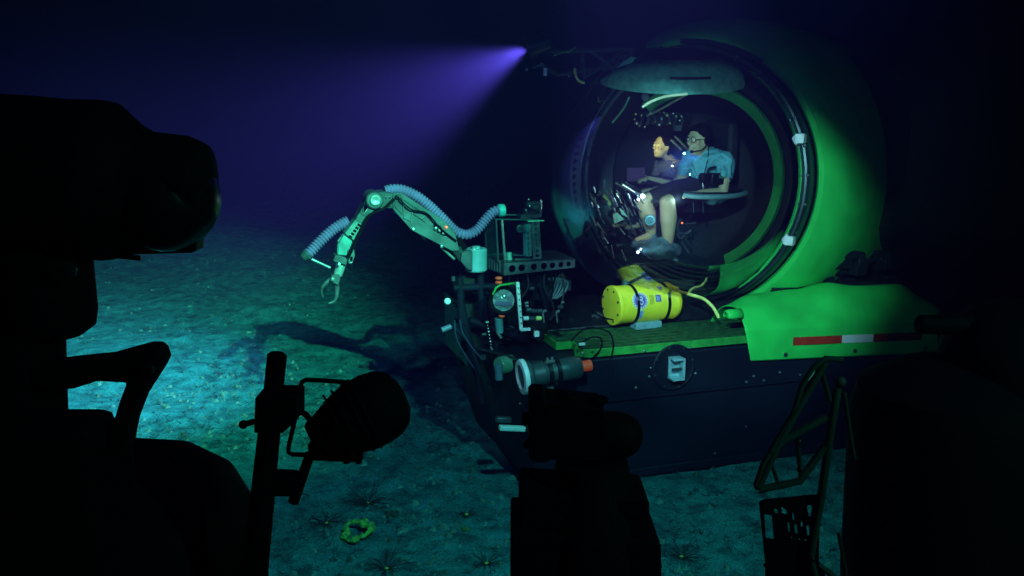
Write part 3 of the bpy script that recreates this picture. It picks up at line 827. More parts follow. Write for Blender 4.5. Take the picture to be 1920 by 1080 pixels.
    k = MB(); k.lathe(c+dl*.012+y*.028, dl, [(.024, 0), (.026, .004), (.020, .010), (.012, .006), (.0001, .012)], 20); k.build('bulb', bright, rf)
    for i in range(6):
        a_ = i*1.05; k = MB(); k.ball(c+dl*.013+(x*math.cos(a_)+y*math.sin(a_))*.068, .004, 8); k.build('screw', lowdark, rf)
    k = MB(); k.tube([S(924, 552, .10), S(930, 540, .10), S(937, 535, .10), S(964, 531, .10), S(968, 536, .10)], .008, 8); k.build('yoke_strap', trimgreen, L1)
    # L bracket
    k = MB(); k.bar(S(970, 529, .08), S(977, 618, .08), .024, .02, V); k.bar(S(976, 618, .08), S(994, 617, .08), .02, .02, V)
    lb = k.build('white_bracket', white, SUB, bevel=.002)
    for i in range(7):
        k = MB(); k.lathe(S(972+.85*i, 540+11*i, .065), -V, [(.005, 0), (.005, .004), (.0001, .005)], 8); k.build('bolt', lowdark, lb)
    # orange rings and vertical tube beneath the lamp
    for px, py, r_ in ((935, 523, .022), (935, 531, .022), (941, 594, .020)):
        k = MB(); k.lathe(S(px, py, .14), Z, [(r_, 0), (r_+.002, .003), (r_+.002, .010), (r_, .013)], 20); k.build('orange_ring', orange, L1)
    k = MB(); k.cyl(S(937, 624, .18), S(935, 596, .18), .026, .030, 20); k.build('lamp_post', mat('post_teal', (.10, .26, .30), .4, .2, .3), L1)
    k = MB(); k.cyl(S(940, 634, .14), S(933, 624, .14), .010); k.build('lamp_foot', bright, L1)
    # dark frame of the bow: uprights and cross tubes
    k = MB()
    for (a_, b_) in (((862, 560), (905, 755)), ((862, 520), (866, 620)), ((905, 560), (930, 700)), ((850, 540), (1010, 535)), ((880, 600), (990, 640)), ((930, 640), (920, 720)), ((1010, 520), (1030, 600)), ((900, 510), (905, 600))):
        k.tube([S(*a_, .45), S(*b_, .45)], .028, 10)
    for (a_, b_) in (((868, 610), (900, 700)), ((846, 610), (880, 640))):
        k.tube([S(*a_, .3), S(*b_, .3)], .02, 10)
    k.build('bow_frame', mat('bow_dark', (.004, .007, .018), .7, 0, .4, 10, spec=.15), SUB)
    k = MB()
    rnd = random.Random(21)
    for i in range(46):
        p = S(rnd.uniform(860, 1060), rnd.uniform(520, 660), rnd.uniform(.5, 1.1))
        if rnd.random() < .5: k.cyl(p, p+Vector((rnd.uniform(-1, 1), rnd.uniform(-.3, .3), rnd.uniform(-1, 1))).normalized()*rnd.uniform(.08, .22), rnd.uniform(.015, .05))
        else: k.box(p, U*rnd.uniform(.02, .09), V*rnd.uniform(.02, .07), Z*rnd.uniform(.02, .09))
    k.box(W(-.12, .95, 1.0), U*.20, V*.35, Z*.22)
    k.build('bow_machinery', lowdark, SUB, bevel=.004)
    k = MB(); k.ball(S(839, 565, .25), .024); k.build('white_ball', white, SUB)
    k = MB(); k.cyl(S(828, 619, .30), S(846, 612, .30), .020); k.build('side_stub', mat('stub_purple', (.12, .13, .24), .5), SUB)
    k = MB(); k.cyl(S(850, 527, .3), S(850, 518, .3), .014); k.build('side_stub', alu, SUB)
    # small fittings: (px,py,r)
    for i, (px, py, r_, m) in enumerate(((987, 568, .010, bright), (988, 574, .009, bright), (991, 581, .014, alu), (1012, 583, .014, alu), (1021, 583, .010, bright), (986, 597, .016, white), (998, 598, .014, alu), (1010, 597, .016, tubeyel),
                                          (1050, 576, .016, alu), (1055, 567, .008, bright), (1046, 584, .010, bright), (1021, 584, .008, bright), (1045, 585, .008, bright), (997, 541, .014, aludark), (913, 604, .008, bright), (907, 627, .012, aludark))):
        k = MB(); p = S(px, py, .12); k.cyl(p-U*r_*1.2, p+U*r_*1.2, r_, n=12); k.build('fitting', m, SUB)
    k = MB(); k.cyl(S(986, 582, .14), S(1015, 584, .14), .014); k.cyl(S(985, 597, .14), S(1015, 597, .14), .017); k.build('ram_pair', alu, SUB)
    for px in (1018, 1043):
        k = MB(); k.cyl(S(px+2, 605, .12), S(px, 584, .12), .006); k.build('steel_rod', bright, SUB)
    k = MB(); k.bar(S(1006, 627, .05), S(994, 608, .25), .03, .03); k.build('white_block_arm', aludark, SUB)
    k = MB(); k.box(S(1006, 626, .03), U*.018, V*.012, Z*.020); k.build('white_block', white, SUB, bevel=.003)
    # chain of small studs
    for i in range(9):
        k = MB(); k.ball(S(913+1.1*i, 604+6*i, .16), .006 if i % 3 else .010, 8); k.build('stud', bright, SUB)
    for a_, b_, r_ in (((920, 650), (923, 656), .008),):
        k = MB(); k.cyl(S(*a_, .15), S(*b_, .15), r_); k.build('steel_rod', bright, SUB)
    # hanging cables with loops
    rnd = random.Random(9)
    for i in range(10):
        x = 955+11*i; k = MB()
        k.tube([S(x, 512, .35), S(x+rnd.uniform(-8, 8), 540, .38), S(x+rnd.uniform(-20, 20), 575, .4), S(x+rnd.uniform(-30, 40), 600, .42)], .007, 6, smooth=5); k.build('cable', blacksheen if i % 3 else aludark, SUB)
    for i in range(5):
        k = MB(); k.tube([S(1028+4*i, 522, .4), S(1040+6*i, 530, .4), S(1034+6*i, 548, .4), S(1030+3*i, 560, .4)], .011, 8, smooth=5); k.build('cable', mat('cable_teal', (.03, .07, .08), .5), SUB)
    for pts in (((862, 600), (868, 625), (884, 650), (902, 672)), ((852, 600), (858, 640), (888, 690))):
        k = MB(); k.tube([S(*q, .28) for q in pts], .006, 6, smooth=5); k.build('cable', mat('cable_blue', (.02, .03, .08), .6), SUB)
    # looping cables over the grating
    for pts in (((1088, 650), (1094, 640), (1112, 632), (1128, 636), (1124, 658), (1100, 680)), ((1070, 640), (1100, 615), (1140, 622), (1150, 645), (1146, 672)), ((1095, 560), (1120, 590), (1150, 600))):
        k = MB(); k.tube([S(*q, -.03) for q in pts], .006, 6, smooth=5); k.build('cable', black, SUB)
    k = MB(); k.box(S(1091, 645, -.04), U*.022, V*.008, Z*.008); k.build('cable_tag', white, SUB)
    k = MB(); k.ball(S(1092, 662, -.04), .010, 8); k.build('shackle', bright, SUB)
    k = MB(); p = atz(1120, 592, DZ+.03); k.box(p, U*.02, V*.02, Z*.03); k.cyl(p-U*.05, p+U*.05, .012); k.build('deck_fitting', alu, SUB, bevel=.002)
cluster()

def side_lamps():
    # grey torpedo housing with white ring and orange plug
    a, c = S(978, 707, -.16), S(1087, 688, -.16); d = (c-a).normalized(); L = (c-a).length
    k = MB(); k.lathe(a, d, [(.06, .0), (.098, .01), (.105, .03), (.100, .06), (.075, .075), (.078, .13), (.083, .14), (.083, .155), (.078, .16), (.072, .24), (.078, .25), (.082, L-.02), (.07, L)], 40)
    h = k.build('housing_tube', darkgrey, SUB)
    k = MB(); k.lathe(a+d*.001, d, [(.086, -.012), (.118, -.008), (.122, .004), (.122, .022), (.108, .026), (.105, .004), (.086, .002)], 40, closed=True); k.build('white_collar', white, h)
    k = MB(); q = a+d*.05; k.lathe(q, d, [(.1045, -.02), (.110, -.018), (.110, .045), (.1045, .048)], 10, 215, 262, closed=True, xref=V); k.build('white_label', white, h)
    k = MB(); k.cyl(c-d*.01, c+d*.085, .036, .038, 20); k.build('orange_plug', orange, h)
    for f in (.45, .60):
        k = MB(); p = a+d*(L*f); k.lathe(p, d, [(.080, -.015), (.090, -.013), (.090, .013), (.080, .015)], 32, closed=True); k.build('hose_clamp', blacksheen, h)
        k = MB(); k.box(p-Z*.07-V*.02+V*.05, d*.02, V*.07, Z*.02); k.build('standoff', lowdark, h)
    k = MB(); p = a+d*(L*.45)
    for q in (-.015, .018): k.cyl(p+d*q+Z*.085-V*.03, p+d*q+Z*.115-V*.03, .009)
    k.box(p+Z*.085-V*.03, d*.034, V*.012, Z*.008); k.build('clamp_bolt', bright, h)
    k = MB(); k.box(S(1032, 728, -.12), U*.024, V*.006, Z*.009); k.build('white_tab', white, h)
    # greenish drum behind it
    k = MB(); c2 = S(945, 684, .20); k.lathe(c2, (-U*.8-V*.3), [(.05, -.08), (.062, -.07), (.066, .03), (.058, .05), (.0001, .055)], 28); k.build('small_drum', mat('drum_green', (.15, .40, .25), .3, .5, .2, 20), SUB)
    k = MB(); k.cyl(S(936, 712, .1), S(934, 684, .1), .028, .026, 16); k.build('glass_vial', mat('vial_blue', (.10, .22, .30), .25, .3, .2), SUB)
    k = MB(); k.box(S(906, 670, .3), U*.018, V*.01, Z*.018); k.build('white_tab', aludark, SUB)
    # bright bars low on the bow
    k = MB(); k.bar(S(936, 802, -.10), S(984, 804, -.10), .05, .034); b1 = k.build('bow_step', mat('step_white', (.85, .88, .85), .35, 0, .1), SUB, bevel=.008)
    k = MB(); k.bar(S(930, 786, .05), S(958, 787, .05), .05, .040); k.build('bow_step', alu, SUB, bevel=.008)
    k = MB(); k.bar(S(984, 804, -.10), S(1010, 800, .02), .03, .03); k.build('step_arm', aludark, SUB)
side_lamps()

# ---- cabin fittings seen through the acrylic
def cabin():
    k = MB()
    # armrest console with pale lip
    p = spline([S(1282, 366, .45), S(1310, 369, .38), S(1345, 369, .36), (S(1380, 367, .42)), S(1398, 362, .55)], 6)
    k.tube(p, .020, 12); lip = k.build('console_lip', mat('lip_teal', (.20, .40, .42), .45, 0, .3, 20), SUB)
    k = MB(); top = [S(1284, 362, .45), S(1310, 365, .38), S(1345, 365, .36), S(1380, 363, .42), S(1396, 358, .55)]
    k.plate(top+[p_+V*.35 for p_ in reversed(top)], [], Z*.015); k.build('console_top', lowdark, SUB)
    k = MB(); k.box(S(1350, 354, .52), U*.13, V*.06, Z*.03); k.build('console_box', lowdark, SUB, bevel=.006)
    # seat backs
    for q, v in (((1345, 300), .95), ((1278, 300), 1.55)):
        k = MB(); c = S(*q, v); k.box(c+U*.02, U*.05+Z*.015, V*.22, Z*.33); s = k.build('seat_back', mat('seat_black', (.006, .007, .009), .7), SUB, bevel=.03)
        k = MB(); k.box(c-U*.25-Z*.36, U*.25, V*.22, Z*.05); k.build('seat_cushion', mat('seat_black', (0, 0, 0)), SUB, bevel=.03)
    # overhead panel with small fittings
    k = MB(); c = S(1240, 222, .95); k.box(c, U*.20, V*.14, Z*.045); oh = k.build('overhead_panel', lowdark, SUB, bevel=.02)
    rnd = random.Random(8)
    pts = ((1190, 224), (1194, 231), (1203, 216), (1220, 211), (1237, 210), (1245, 211), (1251, 216), (1262, 213), (1268, 218), (1275, 226), (1256, 231), (1240, 222), (1209, 238), (1236, 234), (1199, 236), (1278, 218), (1229, 228), (1272, 240), (1192, 214))
    for i, (x, y) in enumerate(pts):
        k = MB(); k.ball(S(x, y, .75), rnd.uniform(.006, .014), 8); k.build('knob', bright if i % 2 else mat('brass', (.7, .5, .2), .3, .8), oh)
    for i in range(7):
        k = MB(); x = 1195+13*i; k.tube([S(x, 212+rnd.uniform(-3, 3), .8), S(x+8, 222, .75), S(x+3, 236+rnd.uniform(-4, 4), .8)], .008, 6, smooth=4); k.build('pipe', aludark, oh)
    k = MB(); k.box(S(1270, 240, .7), U*.025, V*.02, Z*.022); k.build('junction_box', alu, oh)
    # steel poles between the occupants
    for a, c in (((1265, 255), (1292, 282)), ((1258, 262), (1278, 281))):
        k = MB(); k.cyl(S(*a, .95), S(*c, .95), .010, n=10); k.build('grab_rail', bright, SUB)
    # cables hanging from the roof
    k = MB(); k.tube([S(1180, 182, .5), S(1168, 205, .5), S(1148, 230, .5)], .008, 6, smooth=4); k.build('roof_cable', mat('cable_green', (.08, .2, .12), .5), SUB)
    k = MB(); k.lathe(S(1209, 182, .35), -V, [(.028, 0), (.028, .01), (.012, .012), (.0001, .012)], 14); k.build('roof_fitting', alu, SUB)
    # forward frame poles, joystick consoles, instrument clutter (low front)
    for i, (a, c, v, r_, m) in enumerate((((1153, 342), (1195, 366), .7, .012, aludark), ((1166, 345), (1204, 369), .66, .013, bright), ((1172, 341), (1200, 358), .7, .006, aludark),
                                     ((1216, 369), (1243, 375), .72, .010, bright), ((1220, 377), (1242, 378), .6, .014, alu), ((1178, 377), (1196, 393), .7, .005, aludark),
                                     ((1130, 366), (1143, 384), .8, .018, mat('lever_olive', (.25, .35, .08), .5)), ((1155, 362), (1160, 371), .7, .006, bright), ((1318, 343), (1319, 358), .45, .007, bright), ((1285, 448), (1300, 465), .6, .006, aludark))):
        k = MB(); k.cyl(S(*a, v), S(*c, v), r_, n=10); k.build('control_rod', m, SUB)
    for (px, py, r_) in ((1205, 368, .017), (1197, 374, .010), (1270, 376, .017), (1276, 383, .013), (1196, 473, .010), (1202, 467, .006)):
        k = MB(); k.ball(S(px, py, .55 if py < 400 else .5), r_, 12); k.build('cabin_lamp', ledm, SUB)
    k = MB(); k.ball(S(1279, 418, .6), .008, 8); k.build('indicator_light', dotred, SUB)
    # round speaker by the knee
    c = S(1219, 413, .50); dl = (CAM-c).normalized()
    k = MB(); k.lathe(c, dl, [(.040, -.03), (.043, -.005), (.040, .004), (.036, -.001), (.028, .0), (.024, .005), (.018, -.003), (.008, .004), (.0001, .010)], 32); k.build('round_gauge', mat('gauge_blue', (.10, .30, .36), .4, .2), SUB)
    # wheel-like steel hoops
    c = S(1278, 425, .6); k = MB()
    pts = [c+U*(.035*math.cos(t*.4))*1.0+Z*(.055*math.sin(t*.4)) for t in range(4, 14)]
    k.tube(pts, .006, 8)
    k.tube(spline([S(1283, 438, .6), S(1290, 436, .6), S(1295, 431, .6)], 4), .009, 8)
    k.tube(spline([S(1270, 438, .6), S(1273, 445, .6), S(1279, 447, .6), S(1282, 441, .6)], 4), .007, 8)
    k.build('steel_hoop', alu, SUB)
    # footwell
    k = MB(); k.box(S(1235, 486, .75), U*.34, V*.22, Z*.02); fw = k.build('footwell_floor', lowdark, SUB, bevel=.008)
    k = MB(); c = S(1225, 474, .5)
    rnd = random.Random(12)
    # crumpled bag
    n = 22; vs = []
    bb = MB(); bb.ball(S(1238, 468, .55), (.17, .10, .075), 26, ax=(U, V, Z))
    for i, p_ in enumerate(bb.v):
        q = p_*9; bb.v[i] = p_+Vector((noise.noise(q), noise.noise(q+Vector((5, 0, 0))), noise.noise(q+Vector((0, 7, 0)))))*.05
    tag(bb.build('kit_bag', mat('bag_blue', (.09, .22, .32), .7, 0, .5, 14, .4, 40), None), 'crumpled blue grey bag on the cockpit floor below the bare legs', 'bag')
    # small fins / cards at the left
    for pts in (((1149, 402), (1158, 399), (1170, 411), (1152, 420)), ((1161, 390), (1168, 394), (1178, 408), (1166, 402))):
        k = MB(); k.plate([S(*q, .62) for q in pts], [], V*.01); k.build('fin_panel', mat('fin_teal', (.12, .34, .30), .5), SUB)
    # clutter of struts and boxes in the dark front of the cabin
    k = MB()
    for i in range(60):
        p_ = S(rnd.uniform(1120, 1300), rnd.uniform(375, 470), rnd.uniform(.7, 1.3))
        if (p_-SC).length > SR-.12: continue
        if i % 2: k.cyl(p_, p_+Vector((rnd.uniform(-1, 1), rnd.uniform(-1, 1), rnd.uniform(-1, 1))).normalized()*rnd.uniform(.05, .15), rnd.uniform(.008, .025), n=10)
        else: k.box(p_, U*rnd.uniform(.01, .06), V*.03, Z*rnd.uniform(.01, .05))
    k.build('cabin_equipment', lowdark, SUB, bevel=.003)
    k = MB()
    for i in range(70):
        p_ = S(rnd.uniform(1100, 1205), rnd.uniform(345, 470), rnd.uniform(.5, .95))
        if (p_-SC).length > SR-.08: continue
        k.cyl(p_, p_+(U*rnd.uniform(.2, .7)-Z*rnd.uniform(.4, 1)).normalized()*rnd.uniform(.04, .12), rnd.uniform(.003, .009), n=8)
    k.build('glint_rods', mat('glint_metal', (.45, .5, .5), .25, .8, .5, 30), SUB)  # loose rods added to give glints low in the cabin
    for x in (1300, 1318):
        k = MB(); k.cyl(S(x, 372, .6), S(x+1, 400, .6), .006); k.build('support_rod', aludark, SUB)
cabin()

def laptop():
    c = S(1191, 327, 1.05)
    t = thing('laptop', c-Z*.09, 'open laptop with dim purple screen in front of the woman', 'laptop', None, YAW)
    k = MB(); k.box(c, U*.085, V*.012-Z*0, Z*.060); k.build('lid', lowdark, t, bevel=.004)
    k = MB(); k.box(c-V*.016, U*.080, V*.002, Z*.055); k.build('screen', screenm, t)
    k = MB(); k.box(c-Z*.07-V*.08, U*.085, V*.07, Z*.006); k.build('keyboard_base', lowdark, t, bevel=.003)
laptop()
def camera_gear():
    c = S(1348, 330, .46)
    t = thing('video_camera', c-Z*.10, 'black video camera standing on the console beside the man', 'camera', None, YAW)
    k = MB(); k.box(c-Z*.02, U*.09, V*.05, Z*.045); k.build('body', blacksheen, t, bevel=.008)
    k = MB(); k.tube(spline([c+U*.09+Z*.02, c+U*.08+Z*.07, c+U*.0+Z*.075, c-U*.09+Z*.055, c-U*.1+Z*.02], 5), .009, 8); k.build('top_handle', blacksheen, t)
    k = MB(); k.cyl(c-U*.09-Z*.01, c-U*.16-Z*.01, .032, .038, 20); k.build('lens_barrel', blacksheen, t)
    k = MB(); k.box(c-V*.055+Z*.0, U*.03, V*.004, Z*.012); k.build('side_screen', mat('dim_green', (.08, .2, .12), .4), t)
    k = MB(); k.cyl(c+U*.052-V*.055+Z*.01, c+U*.065-V*.055-Z*.04, .007, n=8); k.build('catch', bright, t)
camera_gear()

# ---- occupants
def limb(mb, pts, rs, n=14):
    pp = spline([Vector(p) for p in pts], 5); out = []
    for i in range(len(pp)):
        t = i/5; a = min(int(t), len(rs)-1); b_ = min(a+1, len(rs)-1); out.append(rs[a]+(rs[b_]-rs[a])*(t-a))
    mb.tube(pp, out, n)
    mb.ball(pts[0], rs[0], 12); mb.ball(pts[-1], rs[-1]*.98, 12)
def head(mb, c, f, s, up=Z):
    f = f.normalized(); side = up.cross(f).normalized(); up = f.cross(side)
    A = (f, side, up)
    mb.ball(c+up*.015*s-f*.012*s, (.098*s, .076*s, .105*s), 24, A)      # skull
    mb.ball(c-up*.05*s+f*.025*s, (.066*s, .056*s, .070*s), 20, A)       # face and jaw
    mb.ball(c-up*.098*s+f*.062*s, (.022*s, .026*s, .018*s), 12, A)      # chin
    mb.tube([c+up*.018*s+f*.083*s, c-up*.008*s+f*.100*s, c-up*.024*s+f*.112*s, c-up*.032*s+f*.095*s], [.008*s, .010*s, .014*s, .012*s], 8)   # nose
    mb.ball(c+up*.032*s+f*.080*s, (.012*s, .048*s, .010*s), 12, A)      # brow
    mb.ball(c-up*.056*s+f*.088*s, (.010*s, .024*s, .006*s), 10, A)      # upper lip
    mb.ball(c-up*.068*s+f*.085*s, (.010*s, .020*s, .007*s), 10, A)
    for sd in (-1, 1):
        mb.ball(c+side*sd*.078*s-f*.010*s-up*.010*s, (.018*s, .008*s, .030*s), 10, A)
        mb.ball(c+side*sd*.045*s+f*.062*s-up*.020*s, (.022*s, .018*s, .016*s), 10, A)
    return f, side, up
def hand(mb, w, d, up, s=1.0, curl=.5):
    d = d.normalized(); side = d.cross(up).normalized(); up = side.cross(d).normalized()
    c = w+d*.045*s
    mb.ball(c, (.050*s, .040*s, .015*s), 14, (d, side, up))
    for i, (o, l) in enumerate(((-.030, .066), (-.010, .076), (.011, .070), (.030, .055))):
        b0 = w+d*.080*s+side*o*s; a = curl
        p1 = b0+(d*math.cos(a*.6)-up*math.sin(a*.6))*l*.45*s
        p2 = p1+(d*math.cos(a*1.4)-up*math.sin(a*1.4))*l*.32*s
        p3 = p2+(d*math.cos(a*2)-up*math.sin(a*2))*l*.24*s
        mb.tube([b0-d*.02*s, b0, p1, p2, p3], [.010*s, .0095*s, .009*s, .008*s, .0065*s], 8)
    b0 = w+d*.025*s-side*.035*s
    mb.tube([b0+side*.01*s, b0-side*.018*s+d*.018*s, b0-side*.026*s+d*.042*s-up*.008*s, b0-side*.022*s+d*.062*s-up*.016*s], [.012*s, .0115*s, .010*s, .008*s], 8)

def man():
    HD = S(1311, 262, .62)
    hip = S(1338, 352, .66); sh = S(1326, 300, .64)
    t = thing('person', hip-Z*.05, 'man in pale blue t-shirt, glasses and headset seated nearer the glass, looking left', 'person', None, 0)
    f = (-U*.92-V*.28+Z*(-.02)).normalized()
    b = MB()
    _, side, up = head(b, HD, f, 1.02)
    neck = sh+Z*.06-U*.01
    limb(b, [HD-up*.06-f*.02, neck-Z*.01], [.052, .056])
    ls = sh+side*.19; rs_ = sh-side*.19
    limb(b, [hip, hip*.5+sh*.5-U*.01, sh-Z*.02], [.125, .125, .12], 20)
    limb(b, [ls, sh+Z*.015, rs_], [.062, .07, .062])
    # near arm rests on the console, far arm forward
    near = ls if ls.dot(V) < rs_.dot(V) else rs_; far = rs_ if near is ls else ls
    el = near-Z*.24-U*.02+V*-.02; wr = el-U*.20+Z*.0+V*.02
    limb(b, [near, near*.5+el*.5, el], [.052, .046, .036]); limb(b, [el, el*.5+wr*.5, wr], [.038, .036, .024])
    hand(b, wr, -U, Z, 1, .5)
    el2 = far-Z*.22-U*.10; wr2 = el2-U*.20-Z*.02
    limb(b, [far, far*.5+el2*.5, el2], [.052, .046, .036]); limb(b, [el2, el2*.5+wr2*.5, wr2], [.038, .034, .024]); hand(b, wr2, -U, Z, 1, .5)
    # legs: thighs forward, shins down
    for (kx, ky, ax, ay, v) in ((1206, 378, 1222, 440, .66), (1251, 380, 1252, 462, .56)):
        kn = S(kx, ky, v); an = S(ax, ay, v+.02)
        limb(b, [hip+(V*(v-.66))*.5, hip.lerp(kn, .5)+Z*.03, kn], [.088, .078, .056])
        cf = kn.lerp(an, .38)+U*.010
        limb(b, [kn, cf, an], [.060, .068, .034])
        limb(b, [an, an-Z*.02-U*.05, an-Z*.035-U*.13], [.032, .032, .022])
    body_ = fuse(b, 'body', skin, t)
    # clothing
    c = MB(); limb(c, [hip, hip*.5+sh*.5-U*.01, sh-Z*.02], [.142, .14, .132], 20); limb(c, [ls, sh+Z*.012, rs_], [.074, .082, .074])
    for s_, e_ in ((near, el), (far, el2)): limb(c, [s_, s_*.55+e_*.45], [.066, .060])
    cc = fuse(c, 'shirt', cloth1, t, .008, 2, .022)
    c = MB(); c.ball(HD+up*.040-f*.022, (.100, .084, .092), 20, (f, side, up)); c.ball(HD-f*.055-up*.01, (.055, .070, .075), 16, (f, side, up)); c.ball(HD+up*.085+f*.03, (.05, .06, .03), 14, (f, side, up))
    h_ = fuse(c, 'hair', hairm, t, .008, 1)
    g = MB()
    for sd in (-1, 1):
        e = HD+f*.098+side*sd*.034+up*.006
        g.lathe(e, f, [(.022, 0), (.025, 0), (.025, .005), (.022, .005)], 18, closed=True)
        g.bar(e+side*sd*.024, HD+side*sd*.082-f*.02+up*.004, .004, .006)
        k = MB(); k.ball(HD+f*.078+side*sd*.033+up*.004, .013, 10); k.build('eye', eyew, t)
    g.bar(HD+f*.100-side*.012+up*.01, HD+f*.100+side*.012+up*.01, .004, .004)
    g.build('glasses', black, t)
    g = MB(); nd = -V if side.dot(V) > 0 else V
    for sd in (-1, 1): g.lathe(HD+side*sd*.080-f*.005-up*.005, side*sd, [(.036, 0), (.038, .008), (.034, .022), (.0001, .024)], 18)
    arc = [HD+side*.092*math.cos(t_*.314)+up*(.125*math.sin(t_*.314)-.0)-f*.01 for t_ in range(11)]
    g.tube(arc, .008, 8)
    ns = side if side.dot(V) < 0 else -side
    g.tube(spline([HD+ns*.095-up*.02, HD+ns*.085-up*.07+f*.05, HD+ns*.04-up*.085+f*.11], 5), .005, 6); g.ball(HD+ns*.035-up*.085+f*.115, .013, 10)
    g.tube(spline([HD+ns*.098-up*.03, HD+ns*.10-up*.12, sh+ns*.12+Z*.0-U*.10, sh+ns*.12-Z*.18-U*.14], 5), .004, 6)
    g.build('headset', black, t)
    c = MB(); limb(c, [S(1222, 436, .68), S(1222, 444, .68)], [.036, .038]); limb(c, [S(1252, 448, .58), S(1252, 466, .58)], [.042, .040]); fuse(c, 'socks', sockm, t, .008)
    c = MB()
    for an in (S(1222, 444, .68), S(1252, 466, .58)): limb(c, [an-Z*.025+U*.02, an-Z*.045-U*.06, an-Z*.05-U*.15], [.042, .040, .030])
    fuse(c, 'shoes', shoem, t, .008)
    c = MB(); 
    for (kx, ky, v) in ((1206, 378, .66), (1251, 380, .56)):
        kn = S(kx, ky, v); limb(c, [hip+(V*(v-.66))*.5, hip.lerp(kn, .5)+Z*.03, hip.lerp(kn, .86)+Z*.008], [.100, .092, .074])
    fuse(c, 'shorts', shorts, t, .009)
man()
def woman():
    HD = S(1241, 275, 1.05); s = .80
    hip = S(1264, 345, 1.10); sh = S(1257, 310, 1.08)
    t = thing('person', hip-Z*.05, 'smiling woman with short dark hair and grey top, sitting behind the man', 'person', None, 0)
    f = (-U*.97-V*.30+Z*.12).normalized()
    b = MB(); _, side, up = head(b, HD, f, s)
    limb(b, [HD-up*.055-f*.015, sh+Z*.05, sh+Z*.0], [.036, .036, .046])
    ls = sh+side*.13; rs_ = sh-side*.13
    limb(b, [hip, hip*.5+sh*.5, sh-Z*.02], [.092, .080, .086], 18); limb(b, [ls, sh+Z*.012, rs_], [.040, .048, .040])
    near = ls if ls.dot(V) < rs_.dot(V) else rs_; far = rs_ if near is ls else ls
    for q, dz in ((near, 0), (far, .03)):
        el = q-Z*.15-U*.05; wr = S(1216, 334, 1.0)+Z*dz*.3+V*(.0 if dz == 0 else .12)
        limb(b, [q, q*.5+el*.5, el], [.036, .032, .027]); limb(b, [el, el*.5+wr*.5, wr], [.027, .025, .018]); hand(b, wr, (-U-Z*.2), Z, .8, .6)
    kn = hip-U*.36+Z*.0
    for sd in (-1, 1):
        k2 = kn+side*sd*.08; limb(b, [hip+side*sd*.06, k2], [.068, .050]); limb(b, [k2, k2-Z*.32], [.045, .03]); limb(b, [k2-Z*.32, k2-Z*.34-U*.13], [.03, .02])
    fuse(b, 'body', skin, t, .005, 4)
    c = MB(); limb(c, [hip, hip*.5+sh*.5, sh-Z*.025], [.104, .092, .096], 18); limb(c, [ls, sh+Z*.002, rs_], [.048, .054, .048])
    for q, dz in ((near, 0), (far, .03)):
        el = q-Z*.15-U*.05; limb(c, [q, q*.4+el*.6], [.044, .038])
    fuse(c, 'top', cloth2, t, .007, 2, .012)
    c = MB(); A = (f, side, up)
    c.ball(HD+up*.036*s-f*.026*s, (.098*s, .088*s, .094*s), 20, A); c.ball(HD-f*.062*s-up*.02*s, (.060*s, .078*s, .080*s), 16, A); c.ball(HD-f*.10*s-up*.05*s, (.03*s, .035*s, .04*s), 12, A)
    fuse(c, 'hair', hairm, t, .007, 1)
    for sd in (-1, 1):
        k = MB(); k.ball(HD+f*.077*s+side*sd*.032*s+up*.006*s, .012*s, 10); k.build('eye', eyew, t)
    k = MB(); k.ball(HD-up*.061*s+f*.089*s, (.006*s, .020*s, .004*s), 10, A); k.build('teeth', white, t)
    c = MB(); 
    for sd in (-1, 1): limb(c, [hip+side*sd*.06, kn+side*sd*.08], [.078, .060]); limb(c, [kn+side*sd*.08, kn+side*sd*.08-Z*.28], [.056, .045])
    fuse(c, 'trousers', shorts, t, .009)
woman()
# light in the cabin: added fills first, then the lit knee lamps
cf1 = S(1212, 262, .80)
spot('face_fill', cf1, tuple(S(1241, 280, 1.03)), 6.5, (0.9, .80, .14), 60, .8, .02)  # added warm fill for the woman's face, no fixture behind it
spot('shirt_fill', tuple(S(1268, 322, .42)), tuple(S(1326, 305, .62)), 0.5, (.45, .95, .85), 90, .9, .02)  # added fill on the man's chest
pointlamp('leg_fill', tuple(S(1231, 405, .22)), 4.2, (.60, .95, .72), .03)  # added fill in front of the bare legs
pointlamp('knee_lamp', tuple(S(1205, 366, .50)), .5, (.4, .8, 1.0), .02)
pointlamp('knee_lamp', tuple(S(1272, 374, .48)), .5, (.4, .8, 1.0), .02)

